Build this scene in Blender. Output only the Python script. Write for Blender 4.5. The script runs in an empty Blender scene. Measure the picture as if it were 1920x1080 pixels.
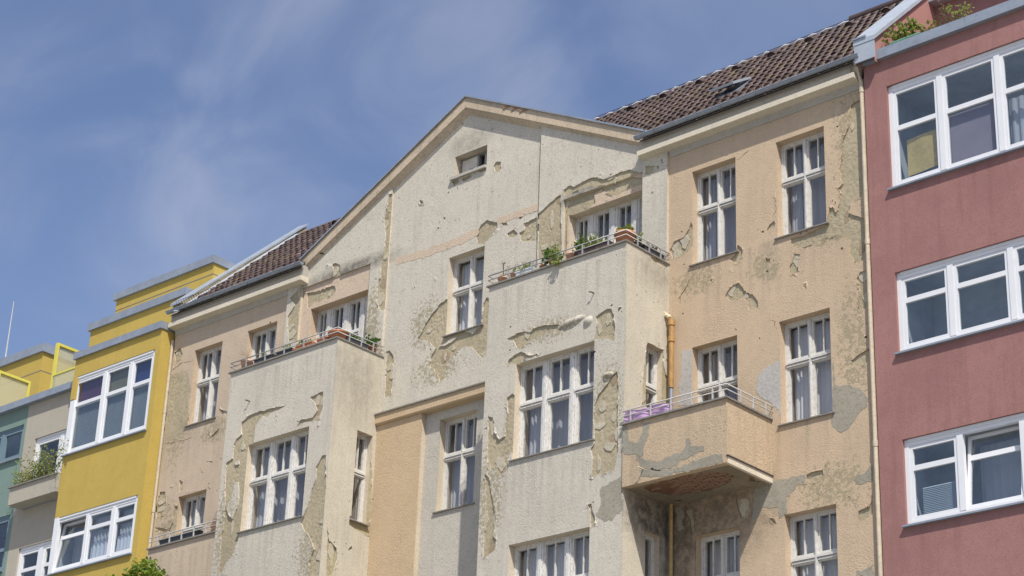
import bpy, math, random
from mathutils import Vector, Matrix, noise
from mathutils.geometry import delaunay_2d_cdt
R = math.radians
rnd = random.Random(7)
S = bpy.context.scene
COL = S.collection

# ------------------------------------------------------------------ camera, sky, sun, exposure
cam = bpy.data.objects.new('camera', bpy.data.cameras.new('camera'))
COL.objects.link(cam)
cam.data.sensor_width = 36.0
cam.data.lens = 71.8487
cam.data.clip_end = 5000
cr, cu, cf = Vector((0.749162,0.661383,0.036452)), Vector((0.248136,-0.331242,0.910334)), Vector((-0.614153,0.672942,0.412267))
cam.matrix_world = Matrix(((cr.x, cu.x, -cf.x, 0), (cr.y, cu.y, -cf.y, -28), (cr.z, cu.z, -cf.z, 1.6), (0, 0, 0, 1)))
S.camera = cam

SUN = Vector((.575, -.446, 1.0)).normalized()
SUN_EL = math.asin(SUN.z)
SUN_ROT = math.atan2(SUN.x, SUN.y)
W = bpy.data.worlds.new('World'); S.world = W; W.use_nodes = True
wn, wl = W.node_tree.nodes, W.node_tree.links
wn.clear()
out = wn.new('ShaderNodeOutputWorld'); bg = wn.new('ShaderNodeBackground')
sky = wn.new('ShaderNodeTexSky'); sky.sky_type = 'NISHITA'; sky.sun_disc = False
sky.sun_elevation = SUN_EL; sky.sun_rotation = SUN_ROT; sky.air_density = 1.0; sky.dust_density = 1.4; sky.ozone_density = 2.4
bg.inputs['Strength'].default_value = 0.105
# thin cirrus: a stretched noise, denser in a few veils of the sky
def wnew(kind, **kw):
    n = wn.new(kind)
    for k, v in kw.items(): setattr(n, k, v)
    return n
def wrange(v, a, b, c=0., d=1.):
    n = wn.new('ShaderNodeMapRange'); n.interpolation_type = 'SMOOTHSTEP'
    for i, x in zip((1, 2, 3, 4), (a, b, c, d)): n.inputs[i].default_value = x
    wl.new(v, n.inputs[0]); return n.outputs[0]
def wmath(op, a, b):
    n = wn.new('ShaderNodeMath'); n.operation = op
    for i, x in enumerate((a, b)):
        if hasattr(x, 'links'): wl.new(x, n.inputs[i])
        else: n.inputs[i].default_value = x
    return n.outputs[0]
def wnoise(scale, detail, dist, rot, sc):
    mp = wn.new('ShaderNodeMapping'); mp.inputs['Rotation'].default_value = rot; mp.inputs['Scale'].default_value = sc
    n = wn.new('ShaderNodeTexNoise'); n.inputs['Scale'].default_value = scale; n.inputs['Detail'].default_value = detail; n.inputs['Distortion'].default_value = dist
    wl.new(tc.outputs['Generated'], mp.inputs[0]); wl.new(mp.outputs[0], n.inputs[0]); return n.outputs[0]
tc = wn.new('ShaderNodeTexCoord')
wisp = wrange(wnoise(7.0, 7, .5, (R(15), R(40), R(30)), (1.0, 2.1, 1.8)), .33, .74)
veil = wrange(wnoise(2.3, 3, .3, (0, R(30), R(10)), (1., 1.3, 1.6)), .38, .66)
mask = None
for d, r, s in (((-0.707, 0.534, 0.463), .095, .85), ((-0.719, 0.506, 0.476), .12, .40), ((-0.623, 0.600, 0.502), .24, .48), ((-0.746, 0.528, 0.407), .13, .45), ((.3, -.7, .6), .5, .7), ((-.8, -.3, .5), .5, .6), ((.5, .6, .5), .4, .6)):
    vd = wnew('ShaderNodeVectorMath', operation='DISTANCE'); vd.inputs[1].default_value = Vector(d).normalized()
    wl.new(tc.outputs['Generated'], vd.inputs[0])
    k = wmath('MULTIPLY', wrange(vd.outputs['Value'], r * .15, r, 1., 0.), s)
    mask = k if mask is None else wmath('MAXIMUM', mask, k)
cloud = wmath('ADD', wmath('MULTIPLY', wisp, wmath('MULTIPLY', mask, .40)), wmath('MULTIPLY', wmath('MULTIPLY', veil, wmath('ADD', wisp, .6)), .13))
tint = wn.new('ShaderNodeMix'); tint.data_type = 'RGBA'; tint.blend_type = 'MULTIPLY'; tint.inputs[0].default_value = 1; tint.inputs[7].default_value = (.90, .865, .935, 1)
cm = wn.new('ShaderNodeMix'); cm.data_type = 'RGBA'; cm.inputs[7].default_value = (4.6, 4.75, 5.4, 1)
wl.new(sky.outputs[0], tint.inputs[6]); wl.new(tint.outputs[2], cm.inputs[6]); wl.new(cloud, cm.inputs[0]); wl.new(cm.outputs[2], bg.inputs[0]); wl.new(bg.outputs[0], out.inputs[0])

sl = bpy.data.lights.new('sun', 'SUN'); sl.energy = 3.7; sl.angle = R(.53); sl.color = (1.0, .945, .86)
so = bpy.data.objects.new('sun', sl); COL.objects.link(so)
so.rotation_euler = (-SUN).to_track_quat('-Z', 'Y').to_euler()
S.view_settings.view_transform = 'Standard'; S.view_settings.look = 'None'
S.view_settings.exposure = 0.53; S.view_settings.gamma = 1; S.view_settings.use_curve_mapping = False

# ------------------------------------------------------------------ materials
def nodes(name):
    m = bpy.data.materials.new(name); m.use_nodes = True
    nt = m.node_tree
    return m, nt, nt.nodes, nt.links, nt.nodes['Principled BSDF']
def sock(b, n, v):
    if n in b.inputs: b.inputs[n].default_value = v
def nz(ns, ls, co, scale, detail=4, rough=.6, stretch=None):
    if stretch:
        mpn = ns.new('ShaderNodeMapping'); mpn.inputs['Scale'].default_value = stretch
        ls.new(co, mpn.inputs[0]); co = mpn.outputs[0]
    n = ns.new('ShaderNodeTexNoise'); n.inputs['Scale'].default_value = scale; n.inputs['Detail'].default_value = detail; n.inputs['Roughness'].default_value = rough
    ls.new(co, n.inputs[0]); return n.outputs[0]
def rng(ns, ls, v, a, b, c=0., d=1.):
    n = ns.new('ShaderNodeMapRange')
    for i, x in zip((1, 2, 3, 4), (a, b, c, d)): n.inputs[i].default_value = x
    ls.new(v, n.inputs[0]); return n.outputs[0]
def mth(ns, ls, op, a, b):
    n = ns.new('ShaderNodeMath'); n.operation = op
    for i, x in enumerate((a, b)):
        if hasattr(x, 'links'): ls.new(x, n.inputs[i])
        else: n.inputs[i].default_value = x
    return n.outputs[0]
def mixc(ns, ls, f, a, b, mode='MIX'):
    n = ns.new('ShaderNodeMix'); n.data_type = 'RGBA'; n.blend_type = mode
    for i, x in ((0, f), (6, a), (7, b)):
        if hasattr(x, 'links'): ls.new(x, n.inputs[i])
        else: n.inputs[i].default_value = (x if i == 0 else (*x, 1))
    return n.outputs[2]
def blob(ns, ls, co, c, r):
    """0..1 mask falling off from the ellipsoid centre c with radii r (where dirt sits; under the balcony it also carries painted shade)"""
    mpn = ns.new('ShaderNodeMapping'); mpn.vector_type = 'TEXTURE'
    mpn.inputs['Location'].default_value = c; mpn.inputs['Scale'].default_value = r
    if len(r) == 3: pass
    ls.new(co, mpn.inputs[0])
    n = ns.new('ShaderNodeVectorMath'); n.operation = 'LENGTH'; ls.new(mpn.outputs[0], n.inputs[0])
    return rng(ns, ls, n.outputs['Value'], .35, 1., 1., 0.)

def plaster(name, rgb, grain=34., bump=.55, var=.10, specks=.0, streak=.25, dirt=(.16, .15, .13), blobs=(), erode=None, dist=.012, rough=.95, sills=.0):
    m, nt, ns, ls, b = nodes(name)
    co = ns.new('ShaderNodeTexCoord').outputs['Object']
    base = mixc(ns, ls, rng(ns, ls, nz(ns, ls, co, .7, 5), .3, .7), tuple(c * (1 - var) for c in rgb), tuple(min(1, c * (1 + var)) for c in rgb))
    base = mixc(ns, ls, rng(ns, ls, nz(ns, ls, co, 4.5, 5), .35, .75, 0, .35), base, tuple(c * .78 for c in rgb))
    fine = nz(ns, ls, co, grain, 3, .7)
    base = mixc(ns, ls, rng(ns, ls, fine, .34, .52, .42, 0.), base, tuple(c * .5 for c in rgb))
    st = nz(ns, ls, co, 1.0, 5, .65, (5., 5., .45))
    base = mixc(ns, ls, rng(ns, ls, st, .52, .8, 0, streak), base, dirt)
    if sills:
        sx = ns.new('ShaderNodeSeparateXYZ'); ls.new(co, sx.inputs[0])
        fr = mth(ns, ls, 'FRACT', mth(ns, ls, 'DIVIDE', mth(ns, ls, 'SUBTRACT', sx.outputs[2], 14.32), 3.63), 0)
        sk = mth(ns, ls, 'MULTIPLY', rng(ns, ls, fr, .62, 1.), rng(ns, ls, nz(ns, ls, co, 1., 4, .6, (7., 7., .35)), .48, .72))
        base = mixc(ns, ls, mth(ns, ls, 'MULTIPLY', sk, sills), base, dirt)
    if specks:
        sp = nz(ns, ls, co, 9., 6, .75)
        base = mixc(ns, ls, rng(ns, ls, sp, .68 - specks * .1, .72 - specks * .1, 0, .8), base, (.17, .145, .11))
    if erode:
        msk = None
        for c, r in erode:
            k = blob(ns, ls, co, c, r); msk = k if msk is None else mth(ns, ls, 'MAXIMUM', msk, k)
        e = mth(ns, ls, 'ADD', nz(ns, ls, co, 16., 5, .7), mth(ns, ls, 'MULTIPLY', msk, .195))
        base = mixc(ns, ls, rng(ns, ls, e, .655, .70, 0, .85), base, (.30, .26, .17))
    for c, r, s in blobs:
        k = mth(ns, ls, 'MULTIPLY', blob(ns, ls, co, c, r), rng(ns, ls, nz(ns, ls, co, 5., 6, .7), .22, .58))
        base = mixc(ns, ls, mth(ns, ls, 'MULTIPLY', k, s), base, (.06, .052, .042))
    ls.new(base, b.inputs['Base Color']); sock(b, 'Roughness', rough); sock(b, 'Specular IOR Level', .2)
    vo = ns.new('ShaderNodeTexVoronoi'); vo.inputs['Scale'].default_value = grain * .9; ls.new(co, vo.inputs[0])
    h = mth(ns, ls, 'ADD', fine, mth(ns, ls, 'MULTIPLY', vo.outputs[0], -.45))
    h = mth(ns, ls, 'ADD', h, mth(ns, ls, 'MULTIPLY', nz(ns, ls, co, 3., 4), 1.2))
    bp = ns.new('ShaderNodeBump'); bp.inputs['Distance'].default_value = dist
    ls.new(rng(ns, ls, nz(ns, ls, co, 1.1, 4), .36, .64, bump * .3, bump * 1.1), bp.inputs['Strength'])
    ls.new(h, bp.inputs['Height']); ls.new(bp.outputs[0], b.inputs['Normal'])
    return m
def simple(name, rgb, rough=.6, var=.15, scale=8., metal=0., bump=0., spec=.4, dark=None, amt=.5, lo=.5, hi=.7, stretch=None):
    m, nt, ns, ls, b = nodes(name)
    co = ns.new('ShaderNodeTexCoord').outputs['Object']
    n = nz(ns, ls, co, scale, 5, .65, stretch)
    c = mixc(ns, ls, rng(ns, ls, n, .3, .7), tuple(x * (1 - var) for x in rgb), tuple(min(1, x * (1 + var)) for x in rgb))
    if dark: c = mixc(ns, ls, rng(ns, ls, nz(ns, ls, co, scale * 2.3, 6, .7, stretch), lo, hi, 0, amt), c, dark)
    ls.new(c, b.inputs['Base Color']); sock(b, 'Roughness', rough); sock(b, 'Metallic', metal); sock(b, 'Specular IOR Level', spec)
    if bump:
        bp = ns.new('ShaderNodeBump'); bp.inputs['Strength'].default_value = bump; bp.inputs['Distance'].default_value = .01
        ls.new(n, bp.inputs['Height']); ls.new(bp.outputs[0], b.inputs['Normal'])
    return m
def glass(name, tint=(.55, .6, .66), ior=1.75, refl=(.9, .95, 1.)):
    m, nt, ns, ls, b = nodes(name); ns.remove(b)
    o = ns['Material Output']
    t = ns.new('ShaderNodeBsdfTransparent'); t.inputs[0].default_value = (*tint, 1)
    g = ns.new('ShaderNodeBsdfGlossy'); g.inputs[0].default_value = (*refl, 1); g.inputs['Roughness'].default_value = .03
    co = ns.new('ShaderNodeTexCoord').outputs['Object']
    bp = ns.new('ShaderNodeBump'); bp.inputs['Strength'].default_value = .06; bp.inputs['Distance'].default_value = .02
    ls.new(nz(ns, ls, co, 1.6, 1), bp.inputs['Height']); ls.new(bp.outputs[0], g.inputs['Normal'])
    f = ns.new('ShaderNodeFresnel')
    ge = ns.new('ShaderNodeNewGeometry')            # same reflectance from both sides of the sheet
    ls.new(rng(ns, ls, ge.outputs['Backfacing'], 0, 1, ior, 1 / ior), f.inputs[0])
    mx = ns.new('ShaderNodeMixShader'); ls.new(f.outputs[0], mx.inputs[0]); ls.new(t.outputs[0], mx.inputs[1]); ls.new(g.outputs[0], mx.inputs[2])
    ls.new(mx.outputs[0], o.inputs[0]); return m
def sheer(name, rgb, alpha):
    m, nt, ns, ls, b = nodes(name)
    sock(b, 'Base Color', (*rgb, 1)); sock(b, 'Roughness', 1.); sock(b, 'Alpha', alpha); sock(b, 'Specular IOR Level', 0)
    return m
def leafmat(name, a, c):
    m, nt, ns, ls, b = nodes(name)
    co = ns.new('ShaderNodeTexCoord').outputs['Object']
    ls.new(mixc(ns, ls, rng(ns, ls, nz(ns, ls, co, 9., 3), .35, .65), a, c), b.inputs['Base Color'])
    sock(b, 'Roughness', .55); sock(b, 'Specular IOR Level', .3)
    tr = ns.new('ShaderNodeBsdfTranslucent'); tr.inputs[0].default_value = (c[0] * 1.6, c[1] * 1.6, c[2], 1)
    mx = ns.new('ShaderNodeMixShader'); mx.inputs[0].default_value = .3
    ls.new(b.outputs[0], mx.inputs[1]); ls.new(tr.outputs[0], mx.inputs[2]); ls.new(mx.outputs[0], ns['Material Output'].inputs[0])
    return m

GREYCREAM = (.54, .503, .422); PEACH = (.525, .408, .283); CREAM = (.60, .53, .41)
M = {}
M['bay_front'] = plaster('bay_roughcast', GREYCREAM, 36, .6, sills=.45, var=.07, specks=.25, streak=.22, erode=(((-24.7, -1.3, 13.8), (0.6, 1, 1.7)), ((-21.9, -1.3, 15), (0.6, 1, 1.3)), ((-32.3, -1.3, 14.5), (0.5, 1, 1.9)), ((-29.6, -1.3, 13.6), (0.6, 1, 1.3)), ((-23.4, -1.3, 16.8), (1.2, 1, 0.4)),))
M['bay_flank'] = plaster('flank_roughcast', (.555, .508, .405), 36, .5, sills=.3, var=.08, specks=.3, streak=.35, blobs=(((-21.53, -.3, 17.9), (.3, 1.0, .7), .35), ((-29.23, -.7, 17.4), (.3, .9, 1.3), .3), ((-21.53, -.5, 13.0), (.3, 1.1, .75), .85), ((-21.53, .0, 12.3), (.3, .5, 1.5), .6)))  # last two blobs, under the balcony: grime with shade painted in
M['gable'] = plaster('gable_roughcast', (.55, .514, .428), 26, .45, .06, .55, .30,
                     erode=(((-28.0, 0, 18.6), (.75, 1, .9)), ((-27.6, 0, 17.5), (1.1, 1, .6)), ((-25.6, 0, 18.9), (.9, 1, .6)), ((-29.6, 0, 18.9), (.4, 1, 1.6))),
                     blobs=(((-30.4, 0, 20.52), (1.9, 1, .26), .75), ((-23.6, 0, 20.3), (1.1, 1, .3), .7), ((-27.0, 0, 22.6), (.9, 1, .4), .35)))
M['peach'] = plaster('peach_roughcast', PEACH, 36, .6, sills=.45, var=.06, specks=.12, streak=.16, erode=(((-17.4, 0, 19.5), (0.6, 1, 1.8)), ((-17.5, 0, 15.5), (0.5, 1, 1.8)), ((-20.9, 0, 17.6), (0.8, 1, 0.5)), ((-19.3, 0, 17.5), (0.6, 1, 0.6)), ((-17.9, 0, 17.7), (0.8, 1, 0.4)), ((-18, 0, 13), (1.1, 1, 0.7)),), blobs=(((-20.4, 0, 12.9), (1.6, 1.3, 1.2), .66), ((-21.3, 0, 12.4), (.6, 1, 2.2), .6)))  # blobs under the balcony: grime plus shade darkened into the wall colour
M['peach_left'] = plaster('faded_peach_plaster', (.50, .407, .302), 34, .45, sills=.4, var=.08, specks=.35, streak=.16, erode=(((-35.9, 0, 18), (0.6, 1, 1.5)), ((-35.9, 0, 15.6), (0.6, 1, 1)), ((-34.5, 0, 17.6), (0.9, 1, 0.5)),))
M['orange'] = plaster('orange_peach_roughcast', (.53, .405, .26), 32, .7, .05, .0, .12)
M['recess'] = plaster('grey_recess_plaster', (.50, .468, .398), 30, .6, .07, .1, .2)
M['balcony'] = plaster('balcony_roughcast', (.51, .398, .268), 28, .85, .08, .5, .3, sills=.2)
M['old'] = plaster('old_plaster', (.40, .345, .235), 14, .8, .16, .5, .15, dist=.02)
M['old_yellow'] = plaster('old_yellow_plaster', (.40, .345, .215), 12, .5, .12, .2, .15, dist=.015)
M['rusty'] = plaster('rusty_bare_slab', (.21, .115, .07), 9, .9, var=.35, specks=.6, streak=.5, dirt=(.24, .20, .14), dist=.025)
M['remnant'] = plaster('pale_plaster_remnant', (.48, .435, .33), 22, .6, var=.12, specks=.2, streak=.1, dist=.012)
M['under_brick'] = plaster('brick_showing_through', (.33, .26, .175), 18, .8, var=.25, specks=.5, streak=.1, dist=.02)
M['cement'] = plaster('cement_repair', (.32, .295, .235), 20, .5, .16, .1, .3, dist=.01)
M['cement_pale'] = plaster('pale_cement_repair', (.46, .44, .405), 20, .45, .12, .15, .2, dist=.01)
M['cornice'] = plaster('cornice_plaster', (.44, .415, .36), 34, .25, .06, .1, .2, dist=.008)
M['nose'] = plaster('cream_cornice_edge', (.66, .60, .475), 34, .25, .06, .1, .15, dist=.008)
M['rake'] = plaster('rake_plaster', (.50, .415, .305), 16, .35, .14, .45, .45, dist=.012)
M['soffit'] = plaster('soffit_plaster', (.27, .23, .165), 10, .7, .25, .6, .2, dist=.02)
M['reveal'] = plaster('cream_reveal', (.60, .52, .40), 26, .3, .08, .25, .15, dist=.006)
M['reveal_peach'] = plaster('peach_reveal', (.54, .42, .295), 26, .3, .08, .15, .15, dist=.006)
M['band'] = plaster('pink_paint_band', (.555, .445, .335), 28, .5, .06, .2, .1)
M['yellow'] = plaster('yellow_render', (.49, .36, .092), 60, .22, .05, .0, .18, dist=.005, dirt=(.3, .2, .04))
M['red'] = plaster('red_render', (.32, .168, .152), 55, .4, .13, .15, .42, dist=.006, dirt=(.15, .075, .07))
M['pink'] = plaster('pink_flank_render', (.39, .205, .18), 40, .12, .05, .05, .12, dist=.005, dirt=(.25, .12, .1))
M['teal'] = plaster('teal_render', (.19, .27, .235), 60, .15, .03, .0, .06, dist=.004)
M['grey'] = plaster('grey_render', (.42, .385, .315), 60, .15, .04, .0, .1, dist=.004)
M['zinc'] = simple('zinc_sheet', (.27, .31, .36), .5, .12, 3., .2, dark=(.16, .18, .2), amt=.35)
M['zinc_pale'] = simple('pale_zinc_flashing', (.40, .445, .49), .45, .10, 3., .2, dark=(.35, .38, .42), amt=.3)
M['zinc_mid'] = simple('dull_zinc_flashing', (.33, .37, .41), .5, .12, 3., .2, dark=(.2, .22, .25), amt=.4)
M['gutter'] = simple('gutter_zinc', (.28, .32, .37), .5, .15, 4., .3)
M['sill'] = simple('sill_sheet', (.24, .225, .20), .6, .2, 9., .1, dark=(.1, .09, .08), amt=.5)
M['steel'] = simple('galvanised_rail', (.42, .42, .41), .5, .15, 12., .4, dark=(.2, .17, .14), amt=.4)
M['steel_pale'] = simple('pale_rail', (.48, .47, .44), .5, .12, 12., .1, dark=(.35, .3, .25), amt=.3)
M['iron'] = simple('rusty_iron', (.11, .085, .07), .8, .3, 14.)
M['white_old'] = simple('aged_white_paint', (.60, .59, .55), .55, .08, 6., dark=(.36, .33, .28), amt=.7, lo=.52, hi=.68)
M['white_flaky'] = simple('flaking_white_paint', (.64, .63, .59), .6, .08, 7., dark=(.36, .33, .285), amt=.75, lo=.52, hi=.60, stretch=(2.6, 2.6, .8), bump=.2)
M['weathered'] = simple('grey_weathered_wood', (.22, .21, .19), .9, .25, 9., stretch=(1, 1, 3), bump=.3)
M['board'] = simple('pale_board', (.58, .55, .47), .9, .12, 6., dark=(.2, .18, .15), amt=.5)
M['pvc'] = simple('white_window_profile', (.70, .715, .73), .35, .03, 3.)
M['pvc_grey'] = simple('blue_grey_profile', (.15, .22, .255), .4, .06, 3.)
M['glass'] = glass('window_glass', (.86, .87, .88), 1.75, (.95, .93, .92))
M['glass_modern'] = glass('modern_glass', (.76, .81, .85), 2.0, (.95, .97, .98))
M['glass_frost'] = sheer('frosted_glass', (.55, .53, .36), .5)
M['room'] = simple('dim_room', (.30, .29, .28), .9, .2, 2.)
M['room_pale'] = simple('pale_room', (.46, .50, .52), .9, .2, 2.)
M['net'] = sheer('net_curtain', (.55, .56, .59), .82)
M['net_pale'] = sheer('pale_curtain', (.70, .70, .69), .92)
M['lace'] = sheer('lace_curtain', (.72, .74, .78), .9)
M['blind'] = simple('grey_blue_slats', (.44, .50, .53), .6, .05, 3.)
M['mauve'] = simple('mauve_lamellas', (.30, .26, .30), .8, .08, 3.)
M['purple_panel'] = simple('purple_panel', (.10, .035, .085), .7, .1, 3.)
M['olive_panel'] = simple('olive_panel', (.19, .175, .095), .7, .1, 3.)
M['navy_panel'] = simple('navy_panel', (.03, .045, .15), .7, .1, 3.)
M['paper'] = simple('yellowed_paper', (.58, .44, .17), .9, .12, 9., dark=(.38, .27, .1), amt=.6)
M['tile'] = simple('brown_roof_tile', (.092, .058, .050), .6, .45, 7., spec=.4, dark=(.46, .43, .41), amt=.75, lo=.585, hi=.63)
M['tile_dark'] = simple('dark_ridge_tile', (.06, .04, .038), .6, .2, 6.)
M['roof_under'] = simple('roof_underlay', (.035, .024, .022), .9, .2, 5.)
M['brick'] = simple('weathered_brick', (.25, .115, .07), .9, .3, 14., dark=(.27, .235, .18), amt=.85, lo=.42, hi=.60, bump=.4)
M['brick_buff'] = simple('buff_brick', (.33, .27, .17), .9, .3, 14., dark=(.16, .12, .08), amt=.6, bump=.4)
M['terracotta'] = simple('terracotta', (.47, .20, .105), .8, .15, 9., dark=(.55, .42, .32), amt=.35)
M['terracotta_pale'] = simple('pale_terracotta', (.55, .31, .20), .8, .15, 9., dark=(.6, .5, .4), amt=.4)
M['plastic_dark'] = simple('dark_planter', (.055, .058, .066), .55, .2, 6.)
M['plastic_brown'] = simple('brown_planter', (.10, .07, .065), .55, .2, 6.)
M['plastic_white'] = simple('white_planter', (.62, .66, .68), .5, .08, 6.)
M['plastic_green'] = simple('green_planter', (.16, .36, .22), .5, .1, 6.)
M['soil'] = simple('soil', (.05, .035, .025), .95, .3, 20.)
M['leaf'] = leafmat('green_leaf', (.045, .095, .025), (.10, .17, .04))
M['leaf_yellow'] = leafmat('yellow_green_leaf', (.10, .15, .03), (.20, .24, .05))
M['leaf_tree'] = leafmat('tree_leaf', (.085, .15, .02), (.19, .25, .035))
M['leaf_dry'] = leafmat('dry_leaf', (.10, .075, .05), (.17, .14, .085))
M['leaf_dusty'] = leafmat('olive_leaf', (.15, .20, .05), (.27, .31, .10))
M['stem'] = simple('stem', (.12, .085, .055), .9, .2, 12.)
M['bark'] = simple('bark', (.11, .085, .065), .95, .3, 9., bump=.6)
M['lavender'] = simple('lavender_cloth', (.50, .33, .52), .85, .08, 3., dark=(.30, .18, .32), amt=.35)
M['pipe_cream'] = simple('cream_downpipe', (.50, .43, .32), .6, .12, 7., dark=(.25, .19, .13), amt=.5)
M['pipe_orange'] = simple('orange_drainpipe', (.38, .215, .07), .55, .18, 5., dark=(.16, .08, .04), amt=.7, stretch=(1, 1, .4))
M['pipe_ochre'] = simple('ochre_pipe', (.42, .30, .12), .6, .15, 5., dark=(.16, .1, .05), amt=.5)
M['foam'] = simple('foam', (.66, .55, .38), .9, .15, 12., bump=.6)
M['frame_yellow'] = simple('yellow_metal', (.62, .56, .10), .5, .05, 5.)
M['asphalt'] = simple('asphalt', (.05, .05, .052), .9, .2, 3., bump=.2)
M['paving'] = simple('paving', (.36, .35, .32), .9, .12, 2.)
M['earth'] = simple('ground', (.24, .23, .20), .95, .2, .4)
M['kerbstone'] = simple('kerbstone', (.33, .32, .31), .85, .15, 4.)
M['line'] = simple('road_paint', (.72, .72, .70), .8, .1, 6.)

# ------------------------------------------------------------------ mesh helpers
class MB:
    def __init__(s): s.v = []; s.f = []; s.mi = []; s.sm = []
    def add(s, vs, fs, mi=0, smooth=False):
        n = len(s.v); s.v += [tuple(v) for v in vs]
        for f in fs: s.f.append([i + n for i in f]); s.mi.append(mi); s.sm.append(smooth)
    def box(s, x0, x1, y0, y1, z0, z1, mi=0):
        s.hexa([(x0, y0, z0), (x1, y0, z0), (x1, y1, z0), (x0, y1, z0), (x0, y0, z1), (x1, y0, z1), (x1, y1, z1), (x0, y1, z1)], mi)
    def hexa(s, c, mi=0):
        s.add(c, [(3, 2, 1, 0), (4, 5, 6, 7), (0, 1, 5, 4), (1, 2, 6, 5), (2, 3, 7, 6), (3, 0, 4, 7)], mi)
    def pbox(s, P, u0, u1, v0, v1, d0, d1, mi=0):
        c = [P(u0, v0, d1), P(u1, v0, d1), P(u1, v0, d0), P(u0, v0, d0), P(u0, v1, d1), P(u1, v1, d1), P(u1, v1, d0), P(u0, v1, d0)]
        s.hexa(c, mi)
    def tube(s, pts, r, n=8, mi=0, cap=True):
        pts = [Vector(p) for p in pts]; rs = r if isinstance(r, (list, tuple)) else [r] * len(pts)
        vs = []; fs = []
        for i, p in enumerate(pts):
            d = (pts[min(i + 1, len(pts) - 1)] - pts[max(i - 1, 0)]).normalized()
            a = d.cross(Vector((0, 0, 1))) if abs(d.z) < .95 else d.cross(Vector((1, 0, 0)))
            a.normalize(); b = d.cross(a)
            for k in range(n):
                t = 2 * math.pi * k / n; vs.append(p + (a * math.cos(t) + b * math.sin(t)) * rs[i])
        for i in range(len(pts) - 1):
            for k in range(n):
                fs.append((i * n + k, i * n + (k + 1) % n, (i + 1) * n + (k + 1) % n, (i + 1) * n + k))
        s.add(vs, fs, mi, True)
        if cap: s.add(vs[:n], [tuple(range(n))], mi); s.add(vs[-n:], [tuple(range(n))], mi)
    def lathe(s, c, prof, n=20, mi=0):
        vs = []; fs = []
        for r, z in prof:
            for k in range(n):
                t = 2 * math.pi * k / n; vs.append((c[0] + r * math.cos(t), c[1] + r * math.sin(t), c[2] + z))
        for i in range(len(prof) - 1):
            for k in range(n): fs.append((i * n + k, i * n + (k + 1) % n, (i + 1) * n + (k + 1) % n, (i + 1) * n + k))
        s.add(vs, fs, mi, True)
    def extr(s, prof, A, B, mi=0):
        """profile of (y,z) offsets carried from point A to point B, capped"""
        n = len(prof); va = [(A[0], A[1] + y, A[2] + z) for y, z in prof]; vb = [(B[0], B[1] + y, B[2] + z) for y, z in prof]
        s.add(va + vb, [(i, (i + 1) % n, n + (i + 1) % n, n + i) for i in range(n)] + [tuple(range(n))[::-1], tuple(range(n, 2 * n))], mi)
    def build(s, name, mats, parent=None):
        me = bpy.data.meshes.new(name); me.from_pydata(s.v, [], s.f)
        for m in (mats if isinstance(mats, (list, tuple)) else [mats]): me.materials.append(m)
        me.polygons.foreach_set('material_index', s.mi); me.polygons.foreach_set('use_smooth', s.sm)
        me.update()
        return link(name, me, parent)
WORLD = {}
def link(name, me, parent=None):
    o = bpy.data.objects.new(name, me); COL.objects.link(o)
    if parent is not None:
        o.parent = parent; o.location = -WORLD[parent]
    WORLD[o] = Vector((0, 0, 0))
    return o
def tag(o, label=None, cat=None, group=None, kind=None):
    for k, v in (('label', label), ('category', cat), ('group', group), ('kind', kind)):
        if v: o[k] = v
    return o
def thing(name, loc, label, cat, group=None):
    o = bpy.data.objects.new(name, None); COL.objects.link(o); o.location = loc; o.empty_display_size = .2
    WORLD[o] = Vector(loc)
    return tag(o, label, cat, group)

def plane_y(y):            # a street front at depth y: u = X, v = Z, outward = -Y
    return lambda u, v, d: (u, y - d, v)
def plane_x(x):            # a flank facing +X: u = Y, v = Z, outward = +X
    return lambda u, v, d: (x + d, u, v)

def inside(p, poly):
    x, y = p; c = False; j = len(poly) - 1
    for i in range(len(poly)):
        xi, yi = poly[i]; xj, yj = poly[j]
        if (yi > y) != (yj > y) and x < (xj - xi) * (y - yi) / (yj - yi) + xi: c = not c
        j = i
    return c
def ragged(poly, amp=.022, step=.038, seed=0.):
    o = []; n = len(poly)
    for i in range(n):
        a = Vector(poly[i]); b = Vector(poly[(i + 1) % n]); L = (b - a).length
        k = max(1, int(L / step)); nr = Vector((-(b - a).y, (b - a).x)) / max(L, 1e-6)
        for j in range(k):
            p = a + (b - a) * (j / k)
            q = noise.noise(Vector((p.x * 7, p.y * 7, seed))) + .6 * noise.noise(Vector((p.x * 19, p.y * 19, seed + 3)))
            w = amp * (1 if L > .1 else .5) * (.5 + 2.2 * abs(noise.noise(Vector((p.x * 1.9, p.y * 1.9, seed + 8)))))
            o.append(tuple(p + nr * q * w + Vector((noise.noise(Vector((p.x * 23, p.y * 23, 9))), noise.noise(Vector((p.x * 23, p.y * 23, 17))))) * w * .35))
    return o
def rect(u0, u1, v0, v1): return [(u0, v0), (u1, v0), (u1, v1), (u0, v1)]

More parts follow.
